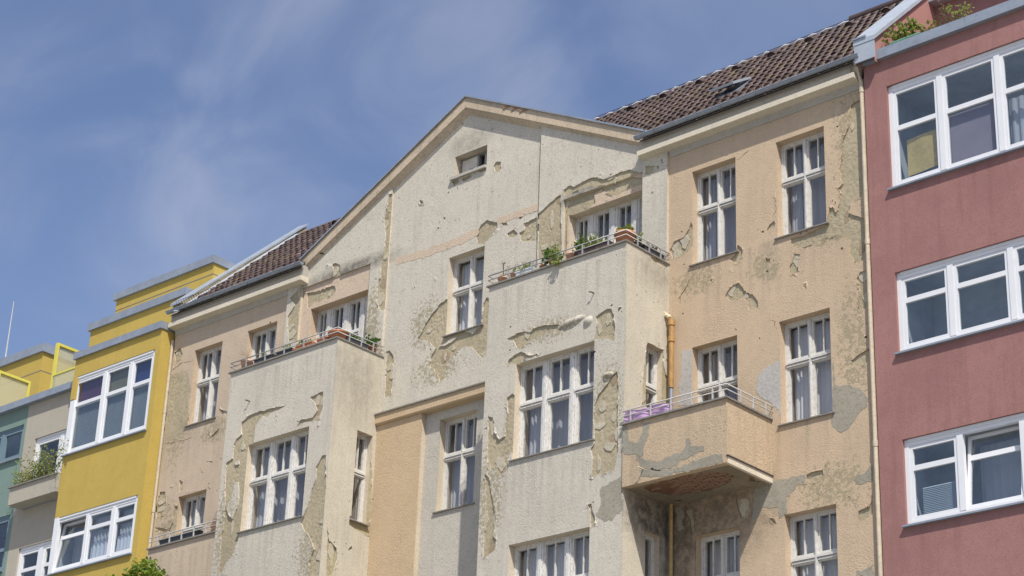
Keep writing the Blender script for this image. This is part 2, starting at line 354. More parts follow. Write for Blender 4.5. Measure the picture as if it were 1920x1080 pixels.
def layer(name, P, outline, holes, cuts, d0, d1, mats, parent, islands=(), lip=.0, side=True):
    """a coat of plaster from d0 out to d1 over the outline, without the holes and the fallen-off cuts"""
    vs = []; es = []
    def put(poly):
        n = len(vs); vs.extend(Vector(p) for p in poly); es.extend((n + i, n + (i + 1) % len(poly)) for i in range(len(poly)))
    put(outline)
    for h in holes: put(h)
    n_cut = len(vs)
    for c in cuts: put(c)
    for c in islands: put(c)
    if lip:
        for c in list(cuts) + list(islands):
            for p in c:
                for r in (.045, .10):
                    a = rnd.uniform(0, 6.283); vs.append(Vector((p[0] + r * math.cos(a), p[1] + r * math.sin(a))))
        us_, vs_ = [p[0] for p in outline], [p[1] for p in outline]
        u = min(us_) + .11
        while u < max(us_):
            v = max(min(vs_), 9.) + .1
            while v < max(vs_): vs.append(Vector((u + rnd.uniform(-.05, .05), v + rnd.uniform(-.05, .05)))); v += .22
            u += .22
    V, E, F, ov, oe, of = delaunay_2d_cdt(vs, es, [], 0, 1e-5)
    keep = []
    for f in F:
        c = sum((V[i] for i in f), Vector((0, 0))) / len(f)
        if not inside(c, outline): continue
        if any(inside(c, h) for h in holes): continue
        if any(inside(c, k) for k in cuts) and not any(inside(c, k) for k in islands): continue
        keep.append(f)
    edge = {}
    for f in keep:
        for i in range(len(f)):
            k = (f[i], f[(i + 1) % len(f)]); edge[k] = edge.get(k, 0) + 1
    border = [k for k in edge if (k[1], k[0]) not in edge]
    bset = {i for k in border for i in k}
    dz = [0.] * len(V)
    for i in range(len(V)):
        if lip and i in bset and ov[i] and all(n_cut <= q for q in ov[i]):
            q = noise.noise(Vector((V[i].x * 4, V[i].y * 4, 5.))) + .7 * noise.noise(Vector((V[i].x * 15, V[i].y * 15, 2.)))
            dz[i] = max(0., q - .12) * lip * 1.4
    used = sorted({i for f in keep for i in f}); num = {i: k for k, i in enumerate(used)}
    mb = MB()
    mb.add([P(V[i].x, V[i].y, d1 + dz[i]) for i in used], [[num[i] for i in f] for f in keep])
    if side and d1 > d0:
        low = {}
        for i in bset: low[i] = len(mb.v); mb.v.append(P(V[i].x, V[i].y, d0))
        for a, b in border: mb.f.append([num[b], num[a], low[a], low[b]]); mb.mi.append(0); mb.sm.append(False)
    return mb.build(name, mats, parent)

COAT = .028
def reveals(w, P, wins, depth, mat):
    for u0, u1, v0, v1 in wins:
        rv = MB(); c = [(u0, v0), (u0, v1), (u1, v1), (u1, v0)]
        rv.add([P(*q, 0) for q in c] + [P(*q, -depth) for q in c], [(i, (i + 1) % 4, 4 + (i + 1) % 4, 4 + i) for i in range(4)])
        rv.build('window_reveal', M[mat], w)
def wall(parent, P, outline, wins=(), cuts=(), coat='peach', base='old', reveal='reveal', islands=(), name='wall', seed=0., lip=.018, depth=.34, amp=.022, cracks=(), pits=7):
    """old base plaster with the window openings, and the younger coat that has partly fallen off it"""
    holes = [rect(*w) for w in wins]
    w = layer(name, P, outline, holes, [], 0, 0, M[base], parent, side=False)
    reveals(w, P, wins, depth, reveal)
    rc = [ragged(c, amp, seed=seed + i) for i, c in enumerate(cuts)]
    r_ = random.Random(int(seed * 13) + 5); xs_, ys_ = [p[0] for p in outline], [p[1] for p in outline]
    spots_ = [rnd_pt for c in rc for rnd_pt in [r_.choice(c) for _ in range(max(2, len(c) // 14))]]
    for q in [(p[0] + r_.gauss(0, .13), p[1] + r_.gauss(0, .13)) for p in spots_] + [(r_.uniform(min(xs_), max(xs_)), r_.uniform(max(10., min(ys_)), max(ys_))) for _ in range(pits)]:
        s_ = r_.uniform(.008, .026); k_ = r_.randint(5, 7); a_ = r_.uniform(.5, 1.6)
        c = [(q[0] + s_ * a_ * r_.uniform(.6, 1.2) * math.cos(6.283 * i / k_), q[1] + s_ * r_.uniform(.6, 1.2) * math.sin(6.283 * i / k_)) for i in range(k_)]
        if min(xs_) + .04 < q[0] < max(xs_) - .04 and q[1] < max(ys_) - .05: rc.append(c)
    for c in cracks:
        L = []
        for a, b in zip(c, c[1:]):
            n_ = max(2, int(math.dist(a, b) / .06))
            L += [(a[0] + (b[0] - a[0]) * i / n_ + r_.gauss(0, .012), a[1] + (b[1] - a[1]) * i / n_ + r_.gauss(0, .012)) for i in range(n_)]
        L.append(c[-1])
        if len(L) > 3:
            w_ = [r_.uniform(.003, .010) for _ in L]; w_[0] = w_[-1] = .001
            rc.append([(p[0] - w, p[1] + w) for p, w in zip(L, w_)] + [(p[0] + w, p[1] - w) for p, w in zip(L, w_)][::-1])
    for i, c in enumerate(cuts):                 # what is left of the layers in between
        cx, cy = [p[0] for p in c], [p[1] for p in c]; bb = (max(cx) - min(cx)) * (max(cy) - min(cy))
        if bb < .06: continue
        for k in range(min(9, 2 + int(bb * 5))):
            q = (r_.uniform(min(cx), max(cx)), r_.uniform(min(cy), max(cy)))
            if not inside(q, c) or any(h[0] - .1 < q[0] < h[1] + .1 and h[2] - .1 < q[1] < h[3] + .1 for h in wins): continue
            ra, rb, n_ = r_.uniform(.04, .16), r_.uniform(.05, .22), 9
            pl_ = [(q[0] + ra * r_.uniform(.5, 1.2) * math.cos(6.283 * j / n_), q[1] + rb * r_.uniform(.5, 1.2) * math.sin(6.283 * j / n_)) for j in range(n_)]
            pl_ = [(min(max(a, min(xs_) + .02), max(xs_) - .02), min(b, max(ys_) - .02)) for a, b in pl_]
            br = k % 4 == 3
            layer('brick_spot' if br else 'plaster_remnant', P, ragged(pl_, .02, .035, seed + k), [], [], 0., .004 + .002 * (k % 3) if br else .009 + .003 * (k % 3), M['under_brick' if br else 'remnant'], w)
    ri = [ragged(c, amp * .7, seed=seed + 40 + i) for i, c in enumerate(islands)]
    layer('plaster_coat', P, outline, holes, rc, 0., COAT, M[coat], w, ri, lip)
    return w
def patches(parent, P, polys, mat, name='plaster_repair', d=COAT, t=.004, seed=0., holes=(), amp=.05):
    for i, c in enumerate(polys):
        c = ragged(c, amp, seed=seed + i)
        layer(name, P, c, [rect(*h) for h in holes], [], d, d + t, M[mat], parent)

# ------------------------------------------------------------------ windows
def curtain(P, u0, u1, v0, v1, d, mat, parent, waves=7., amp=.025, name='curtain', scallop=0.):
    mb = MB(); n = max(12, int((u1 - u0) * 40)); ph = rnd.uniform(0, 6)
    vs = []
    for i in range(n + 1):
        u = u0 + (u1 - u0) * i / n
        off = amp * math.sin(ph + waves * 6.283 * (u - u0) / max(.3, u1 - u0)) + amp * .5 * math.sin(ph * 2 + 2.7 * waves * 6.283 * (u - u0))
        vb = v0 + (scallop * abs(math.sin(ph + 7 * u)) if scallop else 0)
        vs += [P(u, vb, d + off), P(u, v1, d + off * .6)]
    mb.add(vs, [(2 * i, 2 * i + 2, 2 * i + 3, 2 * i + 1) for i in range(n)], 0, True)
    return mb.build(name, M[mat], parent)
def room(P, u0, u1, v0, v1, d, parent, mat='room', deep=1.1):
    mb = MB(); a = d; b = d - deep
    q = lambda *c: mb.add([P(*x) for x in c], [(0, 1, 2, 3)])
    q((u0, v0, b), (u1, v0, b), (u1, v1, b), (u0, v1, b))
    q((u0, v0, a), (u0, v0, b), (u0, v1, b), (u0, v1, a)); q((u1, v0, a), (u1, v1, a), (u1, v1, b), (u1, v0, b))
    q((u0, v0, a), (u1, v0, a), (u1, v0, b), (u0, v0, b)); q((u0, v1, a), (u0, v1, b), (u1, v1, b), (u1, v1, a))
    return mb.build('room_interior', M[mat], parent)
def pane(P, u0, u1, v0, v1, d, parent, mat='glass'):
    mb = MB(); t = lambda: rnd.uniform(-.004, .004)
    mb.add([P(u0, v0, d + t()), P(u1, v0, d + t()), P(u1, v1, d), P(u0, v1, d)], [(0, 1, 2, 3)])
    return mb.build('pane', M[mat], parent)
def sash(P, u0, u1, v0, v1, d0, d1, w, parent, mat, name='sash'):
    mb = MB()
    mb.pbox(P, u0, u0 + w, v0, v1, d0, d1); mb.pbox(P, u1 - w, u1, v0, v1, d0, d1)
    mb.pbox(P, u0 + w, u1 - w, v1 - w, v1, d0, d1); mb.pbox(P, u0 + w, u1 - w, v0, v0 + w * 1.2, d0, d1)
    return mb.build(name, mat, parent)

def old_window(parent, P, u0, u1, v0, v1, cols=2, top=.36, mull=.062, mat='white_old', bars=True, back=.15, drapes='lr', sill=True, only_top=False, label=None, weights=None, boards=()):
    """wooden casement window: frame with mullions and a moulded transom, sashes, panes, glazing bars"""
    f = .04; wt = M[mat]; zt = v1 - (v1 - v0) * top
    fr = MB(); d0, d1 = -back - .10, -back
    fr.pbox(P, u0, u0 + f, v0, v1, d0, d1); fr.pbox(P, u1 - f, u1, v0, v1, d0, d1)
    fr.pbox(P, u0 + f, u1 - f, v1 - f, v1, d0, d1); fr.pbox(P, u0 + f, u1 - f, v0, v0 + f, d0, d1)
    inner = u1 - u0 - 2 * f; ws = weights or [1] * cols; tot = sum(ws)
    avail = inner - mull * (cols - 1); us = []; u = u0 + f
    for i, w in enumerate(ws):
        a = u; b = u + avail * w / tot; us.append((a, b)); u = b + mull
        if i < cols - 1:
            fr.pbox(P, b, b + mull, v0 + f, v1 - f, d0, d1 + .012)
            fr.pbox(P, b + mull * .28, b + mull * .72, v0 + f, v1 - f, d1 + .012, d1 + .028)
    th = .10
    if top > 0:
        fr.pbox(P, u0 + f, u1 - f, zt - th / 2, zt + th / 2, d0, d1 - .004)
        for a, b in us:
            fr.pbox(P, a - .012, b + .012, zt - .012, zt + .03, d1 - .004, d1 + .034)
            fr.pbox(P, a - .006, b + .006, zt - th / 2 - .01, zt - .03, d1 - .004, d1 + .018)
    win = fr.build('window', wt, parent)
    if label: win['label'] = label
    for i, (a, b) in enumerate(us):
        lights = [(zt + th / 2, v1 - f, True), (v0 + f, zt - th / 2, False)] if top > 0 else [(v0 + f, v1 - f, True)]
        for (za, zb, up) in lights:
            if i in boards:
                bd = MB(); bd.pbox(P, a, b, za, zb, d0 + .03, d1 - .03); bd.pbox(P, a + .06, b - .06, za + .08, zb - .08, d1 - .03, d1 - .015); bd.build('door_panel', wt, win); continue
            sw = .03
            sash(P, a + .003, b - .003, za + .003, zb - .003, d0 + .015, d1 - .012, sw, win, wt)
            pane(P, a + sw, b - sw, za + sw, zb - sw, d0 + .04, win)
            if bars and up and top > 0:
                g = MB(); c = (a + b) / 2; g.pbox(P, c - .012, c + .012, za + sw, zb - sw, d0 + .03, d1 - .022); g.build('glazing_bar', wt, win)
    if sill:
        sm = MB()
        c = [P(u0 - .05, v0 - .035, .07), P(u1 + .05, v0 - .035, .07), P(u1 + .05, v0 - .03, -back - .02), P(u0 - .05, v0 - .03, -back - .02),
             P(u0 - .05, v0 - .012, .07), P(u1 + .05, v0 - .012, .07), P(u1 + .05, v0 + .012, -back - .02), P(u0 - .05, v0 + .012, -back - .02)]
        sm.hexa(c); sm.build('window_sill', M['sill'], win)
    room(P, u0 - .02, u1 + .02, v0 - .02, v1 + .02, d0 - .01, win)
    dc = d0 - .16
    wI = u1 - u0
    if 'f' not in drapes and drapes: curtain(P, u0 + .02, u1 - .02, v0, v1 - .04, dc - .08, 'net', win, 6 * wI, .02)
    if 'l' in drapes: curtain(P, u0 + .02, u0 + wI * rnd.uniform(.18, .32), v0, v1 - .04, dc, 'net', win, 4)
    if 'r' in drapes: curtain(P, u1 - wI * rnd.uniform(.15, .28), u1 - .02, v0, v1 - .04, dc, 'net', win, 4)
    if 'f' in drapes: curtain(P, u0 + .02, u1 - .02, v0, v1 - .04, dc + .03, 'net_pale', win, 9 * wI)
    if 'h' in drapes: curtain(P, u0 + .02, u1 - .02, v0, v0 + (v1 - v0) * .55, dc - .02, 'lace', win, 8 * wI, .015)
    return win

def slats(P, u0, u1, v0, v1, d, parent, mat, pitch=.035, name='blind'):
    mb = MB(); v = v0
    while v < v1:
        mb.add([P(u0, v, d + .012), P(u1, v, d + .012), P(u1, v + pitch * .92, d - .008), P(u0, v + pitch * .92, d - .008)], [(0, 1, 2, 3)]); v += pitch
    return mb.build(name, M[mat], parent)

def modern_window(parent, P, us, v0, v1, tr, mull=.11, f=.085, back=.06, fill=(), mat='pvc', gl='glass_modern', ledge=True, label=None, sashw=.055, tilt=None, whole=(), top_f=.12, fit='room'):
    """profile window of several lights in a row, each with a small upper light; us = the lights' borders"""
    fr = MB(); d0, d1 = -back - .08, -back; wt = M[mat]
    fr.pbox(P, us[0], us[0] + f, v0, v1, d0, d1); fr.pbox(P, us[-1] - f, us[-1], v0, v1, d0, d1)
    fr.pbox(P, us[0] + f, us[-1] - f, v1 - top_f, v1, d0, d1); fr.pbox(P, us[0] + f, us[-1] - f, v0, v0 + f, d0, d1)
    fr.pbox(P, us[0] + f, us[-1] - f, v1 - top_f * .45, v1 - .004, d1, d1 + .02)
    for u in us[1:-1]: fr.pbox(P, u - mull / 2, u + mull / 2, v0 + f, v1 - top_f, d0, d1 + .006)
    win = fr.build('window', wt, parent)
    if label: win['label'] = label
    for i in range(len(us) - 1):
        a = us[i] + (f if i == 0 else mull / 2); b = us[i + 1] - (f if i == len(us) - 2 else mull / 2)
        lo, hi = v0 + f, v1 - top_f
        Q = P
        if tilt == i:
            h = hi - lo
            Q = (lambda u, v, d, P=P, lo=lo, h=h: P(u, v, d - (.20 if h < 1.2 else .16) * (v - lo) / h))
        sash(Q, a + .003, b - .003, lo + .003, hi - .003, d0 + .01, d1 - .01, sashw, win, wt)
        cells = [(lo + sashw * 1.2, hi - sashw)]
        if tr is not None and i not in whole:
            t = MB(); t.pbox(Q, a + sashw, b - sashw, tr - .045, tr + .045, d0 + .012, d1 - .012); t.build('transom', wt, win)
            cells = [(lo + sashw * 1.2, tr - .045), (tr + .045, hi - sashw)]
        for k, (p, q) in enumerate(cells):
            pane(Q, a + sashw, b - sashw, p, q, d0 + .035, win, gl)
        for kind, cell in (fill[i] if i < len(fill) else ()):
            p, q = cells[min(cell, len(cells) - 1)]
            if cell == 9: p, q = cells[0][0], cells[-1][1]
            if kind == 'slats': slats(P, a, b, p - .02, q + .02, d0 - .03, win, 'blind')
            elif kind == 'half': slats(P, a + .15, b - .03, p, p + (q - p) * .62, d0 - .05, win, 'blind', .03)
            elif kind == 'lam':
                mb = MB(); x = a
                while x < b: mb.add([P(x, p, d0 - .03), P(x + .028, p, d0 - .05), P(x + .028, q, d0 - .05), P(x, q, d0 - .03)], [(0, 1, 2, 3)]); x += .03
                mb.build('lamella_blind', M['mauve'], win)
            elif kind == 'lace': curtain(P, a, b, p, q + .02, d0 - .14, 'net', win, 7, .03); curtain(P, a, b, p, p + (q - p) * .62, d0 - .09, 'lace', win, 6, .02, 'lace_curtain')
            elif kind == 'net': curtain(P, a, b, p, q, d0 - (.46 if tilt == i else .15), 'net', win, 7)
            else:
                mb = MB(); mb.pbox(P, a, b, p - .01, q + .01, d0 - .04, d0 - .03); mb.build('panel', M[kind], win)
    if ledge:
        sm = MB(); sm.pbox(P, us[0] - .04, us[-1] + .04, v0 - .035, v0 - .004, d0, .07); sm.build('window_sill', M['zinc'] if mat != 'pvc_grey' else M['gutter'], win)
    room(P, us[0], us[-1], v0, v1, d0 - .012, win, fit)
    return win

# ------------------------------------------------------------------ ground
def sheet(name, x0, x1, y0, y1, z, mat):
    mb = MB(); mb.add([(x0, y0, z), (x1, y0, z), (x1, y1, z), (x0, y1, z)], [(0, 1, 2, 3)])
    return tag(mb.build(name, M[mat]), kind='structure')
sheet('ground', -1500, 1500, -1500, 1500, -.02, 'earth')
sheet('road', -400, 400, -13.5, -5.5, 0.0, 'asphalt')
mb = MB(); mb.box(-400, 400, -5.36, 12, 0.0, .12); tag(mb.build('pavement', M['paving']), kind='structure')
mb = MB(); mb.box(-400, 400, -40, -13.64, -.01, .10); tag(mb.build('pavement', M['paving']), kind='structure')
mb = MB(); mb.box(-400, 400, -5.5, -5.36, 0, .13); mb.box(-400, 400, -13.64, -13.5, 0, .13); tag(mb.build('kerb', M['kerbstone']), kind='structure')
mb = MB()
for i in range(-20, 20): mb.add([(i * 6, -9.56, .004), (i * 6 + 3, -9.56, .004), (i * 6 + 3, -9.44, .004), (i * 6, -9.44, .004)], [(0, 1, 2, 3)])
tag(mb.build('road_markings', M['line']), kind='structure')

# ------------------------------------------------------------------ the peeling house
H = thing('apartment_house', (-27, 0, 0), 'old peeling cream and peach apartment house with a central gable and brown tiled roof', 'apartment house')
XL, XR = -36.36, -17.05             # party walls
B1, B2 = (-32.57, -29.235), (-24.95, -21.537)   # the two bays
YB = -1.29
TOP = 20.62
FY = plane_y

# right wing
w_r = [(-20.97, -19.95, 17.97, 19.94), (-19.03, -17.97, 17.97, 19.94), (-20.97, -19.95, 14.34, 16.28), (-19.03, -17.96, 14.34, 16.30),
       (-20.90, -19.94, 10.70, 12.65), (-19.0, -17.95, 10.70, 12.68)]
cut_r = [[(-17.37,20.15),(-17.44,19.75),(-17.56,19.52),(-17.58,19.22),(-17.67,18.93),(-17.65,18.76),(-17.61,18.64),(-17.7,18.57),(-17.65,18.45),(-17.67,18.29),(-17.75,18.11),(-17.9,18.26),(-17.97,17.94),(-18.15,17.9),(-18.44,17.85),(-18.73,17.87),(-18.75,17.74),(-18.59,17.62),(-18.33,17.62),(-18.01,17.66),(-17.73,17.64),(-17.49,17.47),(-17.52,17.22),(-17.37,16.98),(-17.23,17.04),(-17.17,17.25),(-17.16,17.8),(-17.52,18.01),(-17.48,18.2),(-17.22,18.25),(-17.17,18.44),(-17.17,19.25),(-17.15,20.21),(-17.26,20.21)],
 [(-19.1,18.34),(-19.07,18.27),(-19.18,18.14),(-19.27,18.2),(-19.2,18.29)], [(-18.64,17.54),(-18.55,17.5),(-18.6,17.29),(-18.71,17.16),(-18.8,17.17),(-18.76,17.34),(-18.7,17.49)],
 [(-19.92,18.08),(-19.82,18.01),(-19.81,17.77),(-19.92,17.7),(-20.11,17.84),(-19.99,17.89)], [(-21,18.88),(-20.91,18.68),(-20.91,18.4),(-21.16,18.22),(-21.44,18.23),(-21.5,18.43),(-21.4,18.58),(-21.16,18.61),(-21.04,18.75)],
 [(-19.3,17.65),(-19.18,17.61),(-19.2,17.53),(-19.29,17.55)],
 [(-20.22,17.13),(-20.14,17.23),(-20.02,17.3),(-19.89,17.31),(-19.8,17.17),(-19.73,17.06),(-19.6,17),(-19.49,16.85),(-19.47,16.71),(-19.69,16.7),(-19.71,16.91),(-19.8,16.98),(-19.95,16.99),(-20.1,17)],
 [(-18.8,17.2),(-18.73,17.27),(-18.6,17.26),(-18.59,17.18),(-18.68,17.14),(-18.77,17.14)], [(-17.39,16.7),(-17.31,16.8),(-17.18,16.79),(-17.19,16.11),(-17.32,16.06),(-17.38,16.09),(-17.33,16.43)],
 [(-17.19,15.32),(-17.19,15.1),(-17.33,15.04),(-17.5,15.1),(-17.56,15.19),(-17.39,15.27)],
 [(-18.53,13.31),(-18.44,13.35),(-18.2,13.33),(-18.17,13.23),(-18.26,13.17),(-18.39,13.14),(-18.46,13.1),(-18.54,13.15)], [(-17.52,12.48),(-17.29,12.5),(-17.24,12.73),(-17.24,12.37),(-17.38,12.35),(-17.44,12.27),(-17.54,12.3)],
 [(-20.01,13.17),(-19.71,13.13),(-19.7,12.89),(-19.76,12.77),(-19.9,12.79),(-19.97,12.94)], [(-21.13,13.16),(-20.95,13.18),(-20.93,12.99),(-20.92,12.71),(-20.98,12.71),(-21.03,12.98)],
 [(-19.3,12.68),(-19.2,12.64),(-19.16,12.55),(-19.25,12.58)], [(-19.11,20.9),(-19.06,20.73),(-19.09,20.74)], [(-20,16.42),(-19.96,16.4),(-19.97,16.34)]]
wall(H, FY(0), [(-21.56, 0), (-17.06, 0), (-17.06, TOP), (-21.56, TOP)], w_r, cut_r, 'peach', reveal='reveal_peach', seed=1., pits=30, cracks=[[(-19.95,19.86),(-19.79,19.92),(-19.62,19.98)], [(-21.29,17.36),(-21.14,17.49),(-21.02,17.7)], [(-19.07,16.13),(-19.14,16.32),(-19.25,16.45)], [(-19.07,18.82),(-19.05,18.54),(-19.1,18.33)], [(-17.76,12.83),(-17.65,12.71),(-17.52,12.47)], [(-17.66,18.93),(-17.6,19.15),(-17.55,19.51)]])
cem_r = [[(-17.92,15.28),(-17.89,14.83),(-17.78,14.76),(-17.57,14.73),(-17.39,14.64),(-17.23,14.41),(-17.27,14.3),(-17.48,14.16),(-17.62,13.98),(-17.79,13.91),(-18,14.08),(-17.96,14.32)],
 [(-19.61,13.25),(-19.23,13.35),(-18.95,13.36),(-18.54,13.31),(-18.57,13.19),(-18.7,13.16),(-18.79,13.09),(-18.96,13),(-18.95,12.7),(-19.09,12.64),(-19.12,12.85),(-19.3,12.86),(-19.46,12.92),(-19.58,12.65),(-19.68,12.75),(-19.63,12.98)],
 [(-17.58,13.03),(-17.4,13.1),(-17.21,13.22),(-17.22,12.93),(-17.35,12.92),(-17.5,12.96)], [(-17.59,11.44),(-17.41,11.46),(-17.28,11.49),(-17.29,11.29),(-17.59,11.34)], [(-21.34,13.25),(-21.19,13.25),(-21.14,12.83),(-21.29,12.83)]]
patches(H, FY(0), cem_r, 'cement', seed=3., holes=w_r)
cem_r2 = [[(-21.21,16.28),(-20.98,16.26),(-20.96,16.02),(-20.88,15.73),(-20.86,15.14),(-21.29,15.2),(-21.25,15.56),(-21.21,15.88)],
 [(-19.02,16.27),(-18.87,16.19),(-18.93,14.32),(-19.03,14.37),(-19.07,14.63),(-19.21,14.76),(-19.28,14.84),(-19.42,14.95),(-19.55,15.09),(-19.52,15.28),(-19.41,15.45),(-19.19,15.52),(-19.05,15.55),(-19.01,15.9)]]
patches(H, FY(0), cem_r2, 'cement_pale', seed=5., holes=w_r)
for i, (a, d) in enumerate(zip(w_r, ('lr', 'lr', 'lr', 'f', 'f', 'fh'))):
    old_window(H, FY(0), *a, drapes=d, top=.40 if i != 4 else .42)

# left wing
w_l = [(-35.56, -34.57, 17.96, 19.85), (-33.7, -32.7, 17.96, 19.87), (-35.58, -34.6, 14.34, 16.23), (-33.72, -32.72, 14.34, 16.23), (-35.58, -34.6, 10.7, 12.65)]
cut_l = [[(-36.34,19.99),(-36.13,20.07),(-36.02,19.91),(-36.05,19.75),(-36.27,19.76)],
 [(-34.78,17.68),(-34.63,17.5),(-34.35,17.65),(-34.47,17.49),(-34.66,17.48)], [(-34.44,18.13),(-34.15,18),(-34.17,17.89),(-34.36,18)], [(-35.62,16.65),(-35.48,16.58),(-35.47,16.32),(-35.58,16.38)],
 [(-36.29,16.48),(-36.09,16.46),(-36.01,16.12),(-36.06,15.88),(-36.31,15.84),(-36.39,16.11),(-36.32,16.31)], [(-35.65,16.06),(-35.55,15.99),(-35.5,15.52),(-35.61,15.41),(-35.8,15.45),(-35.71,15.64)], [(-36.34,15.65),(-35.94,15.54),(-35.68,15.47),(-36.06,15.47)],
 [(-34.57,16.29),(-34.47,16.21),(-34.53,16.2)], [(-29.99,18.54),(-29.77,18.4),(-29.85,18.19),(-30.03,18.16)], [(-34.6,16.91),(-34.49,16.87),(-34.53,16.83)]]
wall(H, FY(0), [(XL, 0), (-32.3, 0), (-32.3, TOP), (XL, TOP)], w_l, cut_l, 'peach_left', reveal='reveal_peach', seed=11., lip=.02, pits=30, cracks=[[(-36.32,19.57),(-36.02,19.63),(-35.65,19.6),(-35.57,19.65)], [(-36.29,17.7),(-35.7,17.62),(-35.32,17.62)], [(-36.31,15.54),(-36,15.57),(-35.67,15.46),(-35.49,15.52)], [(-34.81,16.74),(-34.66,16.54),(-34.51,16.34)]])
patches(H, FY(0), [[(-36.41,19.43),(-35.75,19.41),(-35.56,18.8),(-35.64,18.68),(-35.51,18.04),(-35.82,17.69),(-36.27,17.74),(-36.36,18.51)]], 'old', 'thin_repair', t=.003, seed=13., amp=.07)
for a, d in zip(w_l, ('l', 'lr', 'f', 'f', 'f')):
    old_window(H, FY(0), *a, drapes=d, top=.42)

# gable: bands, niches, centre, pilasters
GX = -27.02; GZ = 23.69; GS = .51                    # apex and slope of the gable roof
rk = lambda x, off=0.: GZ - GS * abs(x - GX) + off
NR = (-24.22, -22.137); NL = (-31.93, -29.76)
nz_r, nz_l = 20.34, 20.48
cut_gr = [[(-24.89,20.23),(-24.73,20.31),(-24.56,20.39),(-24.38,20.47),(-24.29,20.48),(-24.23,19.18),(-24.56,19.2),(-24.86,19.19)]]
wall(H, FY(0), [(-24.88, 16.9), (NR[0], 16.9), (NR[0], nz_r), (-22.13, nz_r), (-22.13, rk(-22.13)), (-24.88, rk(-24.88))], [], cut_gr +
     [[(-24.26,20.47),(-24.2,20.59),(-24.07,20.63),(-23.94,20.55),(-23.63,20.62),(-23.41,20.61),(-23.15,20.47),(-22.93,20.48),(-22.76,20.52),(-22.49,20.48),(-22.19,20.3),(-22.16,20.08),(-22.5,20.27),(-22.84,20.3),(-23.19,20.35),(-23.63,20.45),(-23.98,20.43),(-24.15,20.4)]], 'gable', seed=21.)
wall(H, FY(.05), [(NR[0], 16.9), (-22.1, 16.9), (-22.1, nz_r), (NR[0], nz_r)], [(-24.10, -22.2, 17.2, 19.97)],
     [[(-24.28,20.58),(-24.02,20.61),(-23.67,20.6),(-23.23,20.44),(-22.8,20.46),(-22.23,20.24),(-22.22,20.09),(-22.54,20.09),(-22.88,20.03),(-23.05,20.12),(-23.27,20.3),(-23.44,20.24),(-23.42,20.05),(-23.65,19.93),(-24.09,19.98),(-24.14,19.96),(-24.13,19.17),(-24.23,19.16)]], 'band', seed=23., base='old')
wall(H, FY(0), [(NL[0], nz_l), (NL[1], nz_l), (NL[1], 16.9), (-29.24, 16.9), (-29.24, rk(-29.24)), (NL[0], rk(NL[0]))], [],
     [[(-29.36,20.77),(-29.18,20.74),(-29.16,20.59),(-29.17,20.16),(-29.2,19.92),(-29.2,19.31),(-29.29,19.2),(-29.4,19.3),(-29.49,19.53),(-29.51,19.83),(-29.47,20.01),(-29.42,20.04),(-29.45,20.31),(-29.41,20.57)], [(-29.39,21.68),(-29.32,22.06),(-29.21,22.04),(-29.08,20.55),(-29.38,20.39),(-29.36,20.71),(-29.36,21.04),(-29.44,21.47)],
      [(-30.98,20.81),(-30.91,20.82),(-30.82,20.77),(-30.75,20.73),(-30.71,20.48),(-30.79,20.44),(-30.95,20.46)]], 'gable', seed=25.)
wall(H, FY(.05), [(NL[0], 16.9), (NL[1], 16.9), (NL[1], nz_l), (NL[0], nz_l)], [(-31.65, -29.83, 17.2, 19.9)],
     [[(-31.82,20.34),(-31.6,20.32),(-31.37,20.29),(-31.2,20.31),(-31,20.31),(-30.92,20.27),(-30.88,20.18),(-30.89,20.07),(-31.05,20.01),(-31.16,19.97),(-31.23,20.06),(-31.4,20.01),(-31.57,20.02),(-31.74,19.94),(-31.79,20.01)]], 'band', seed=27., reveal='reveal_peach')
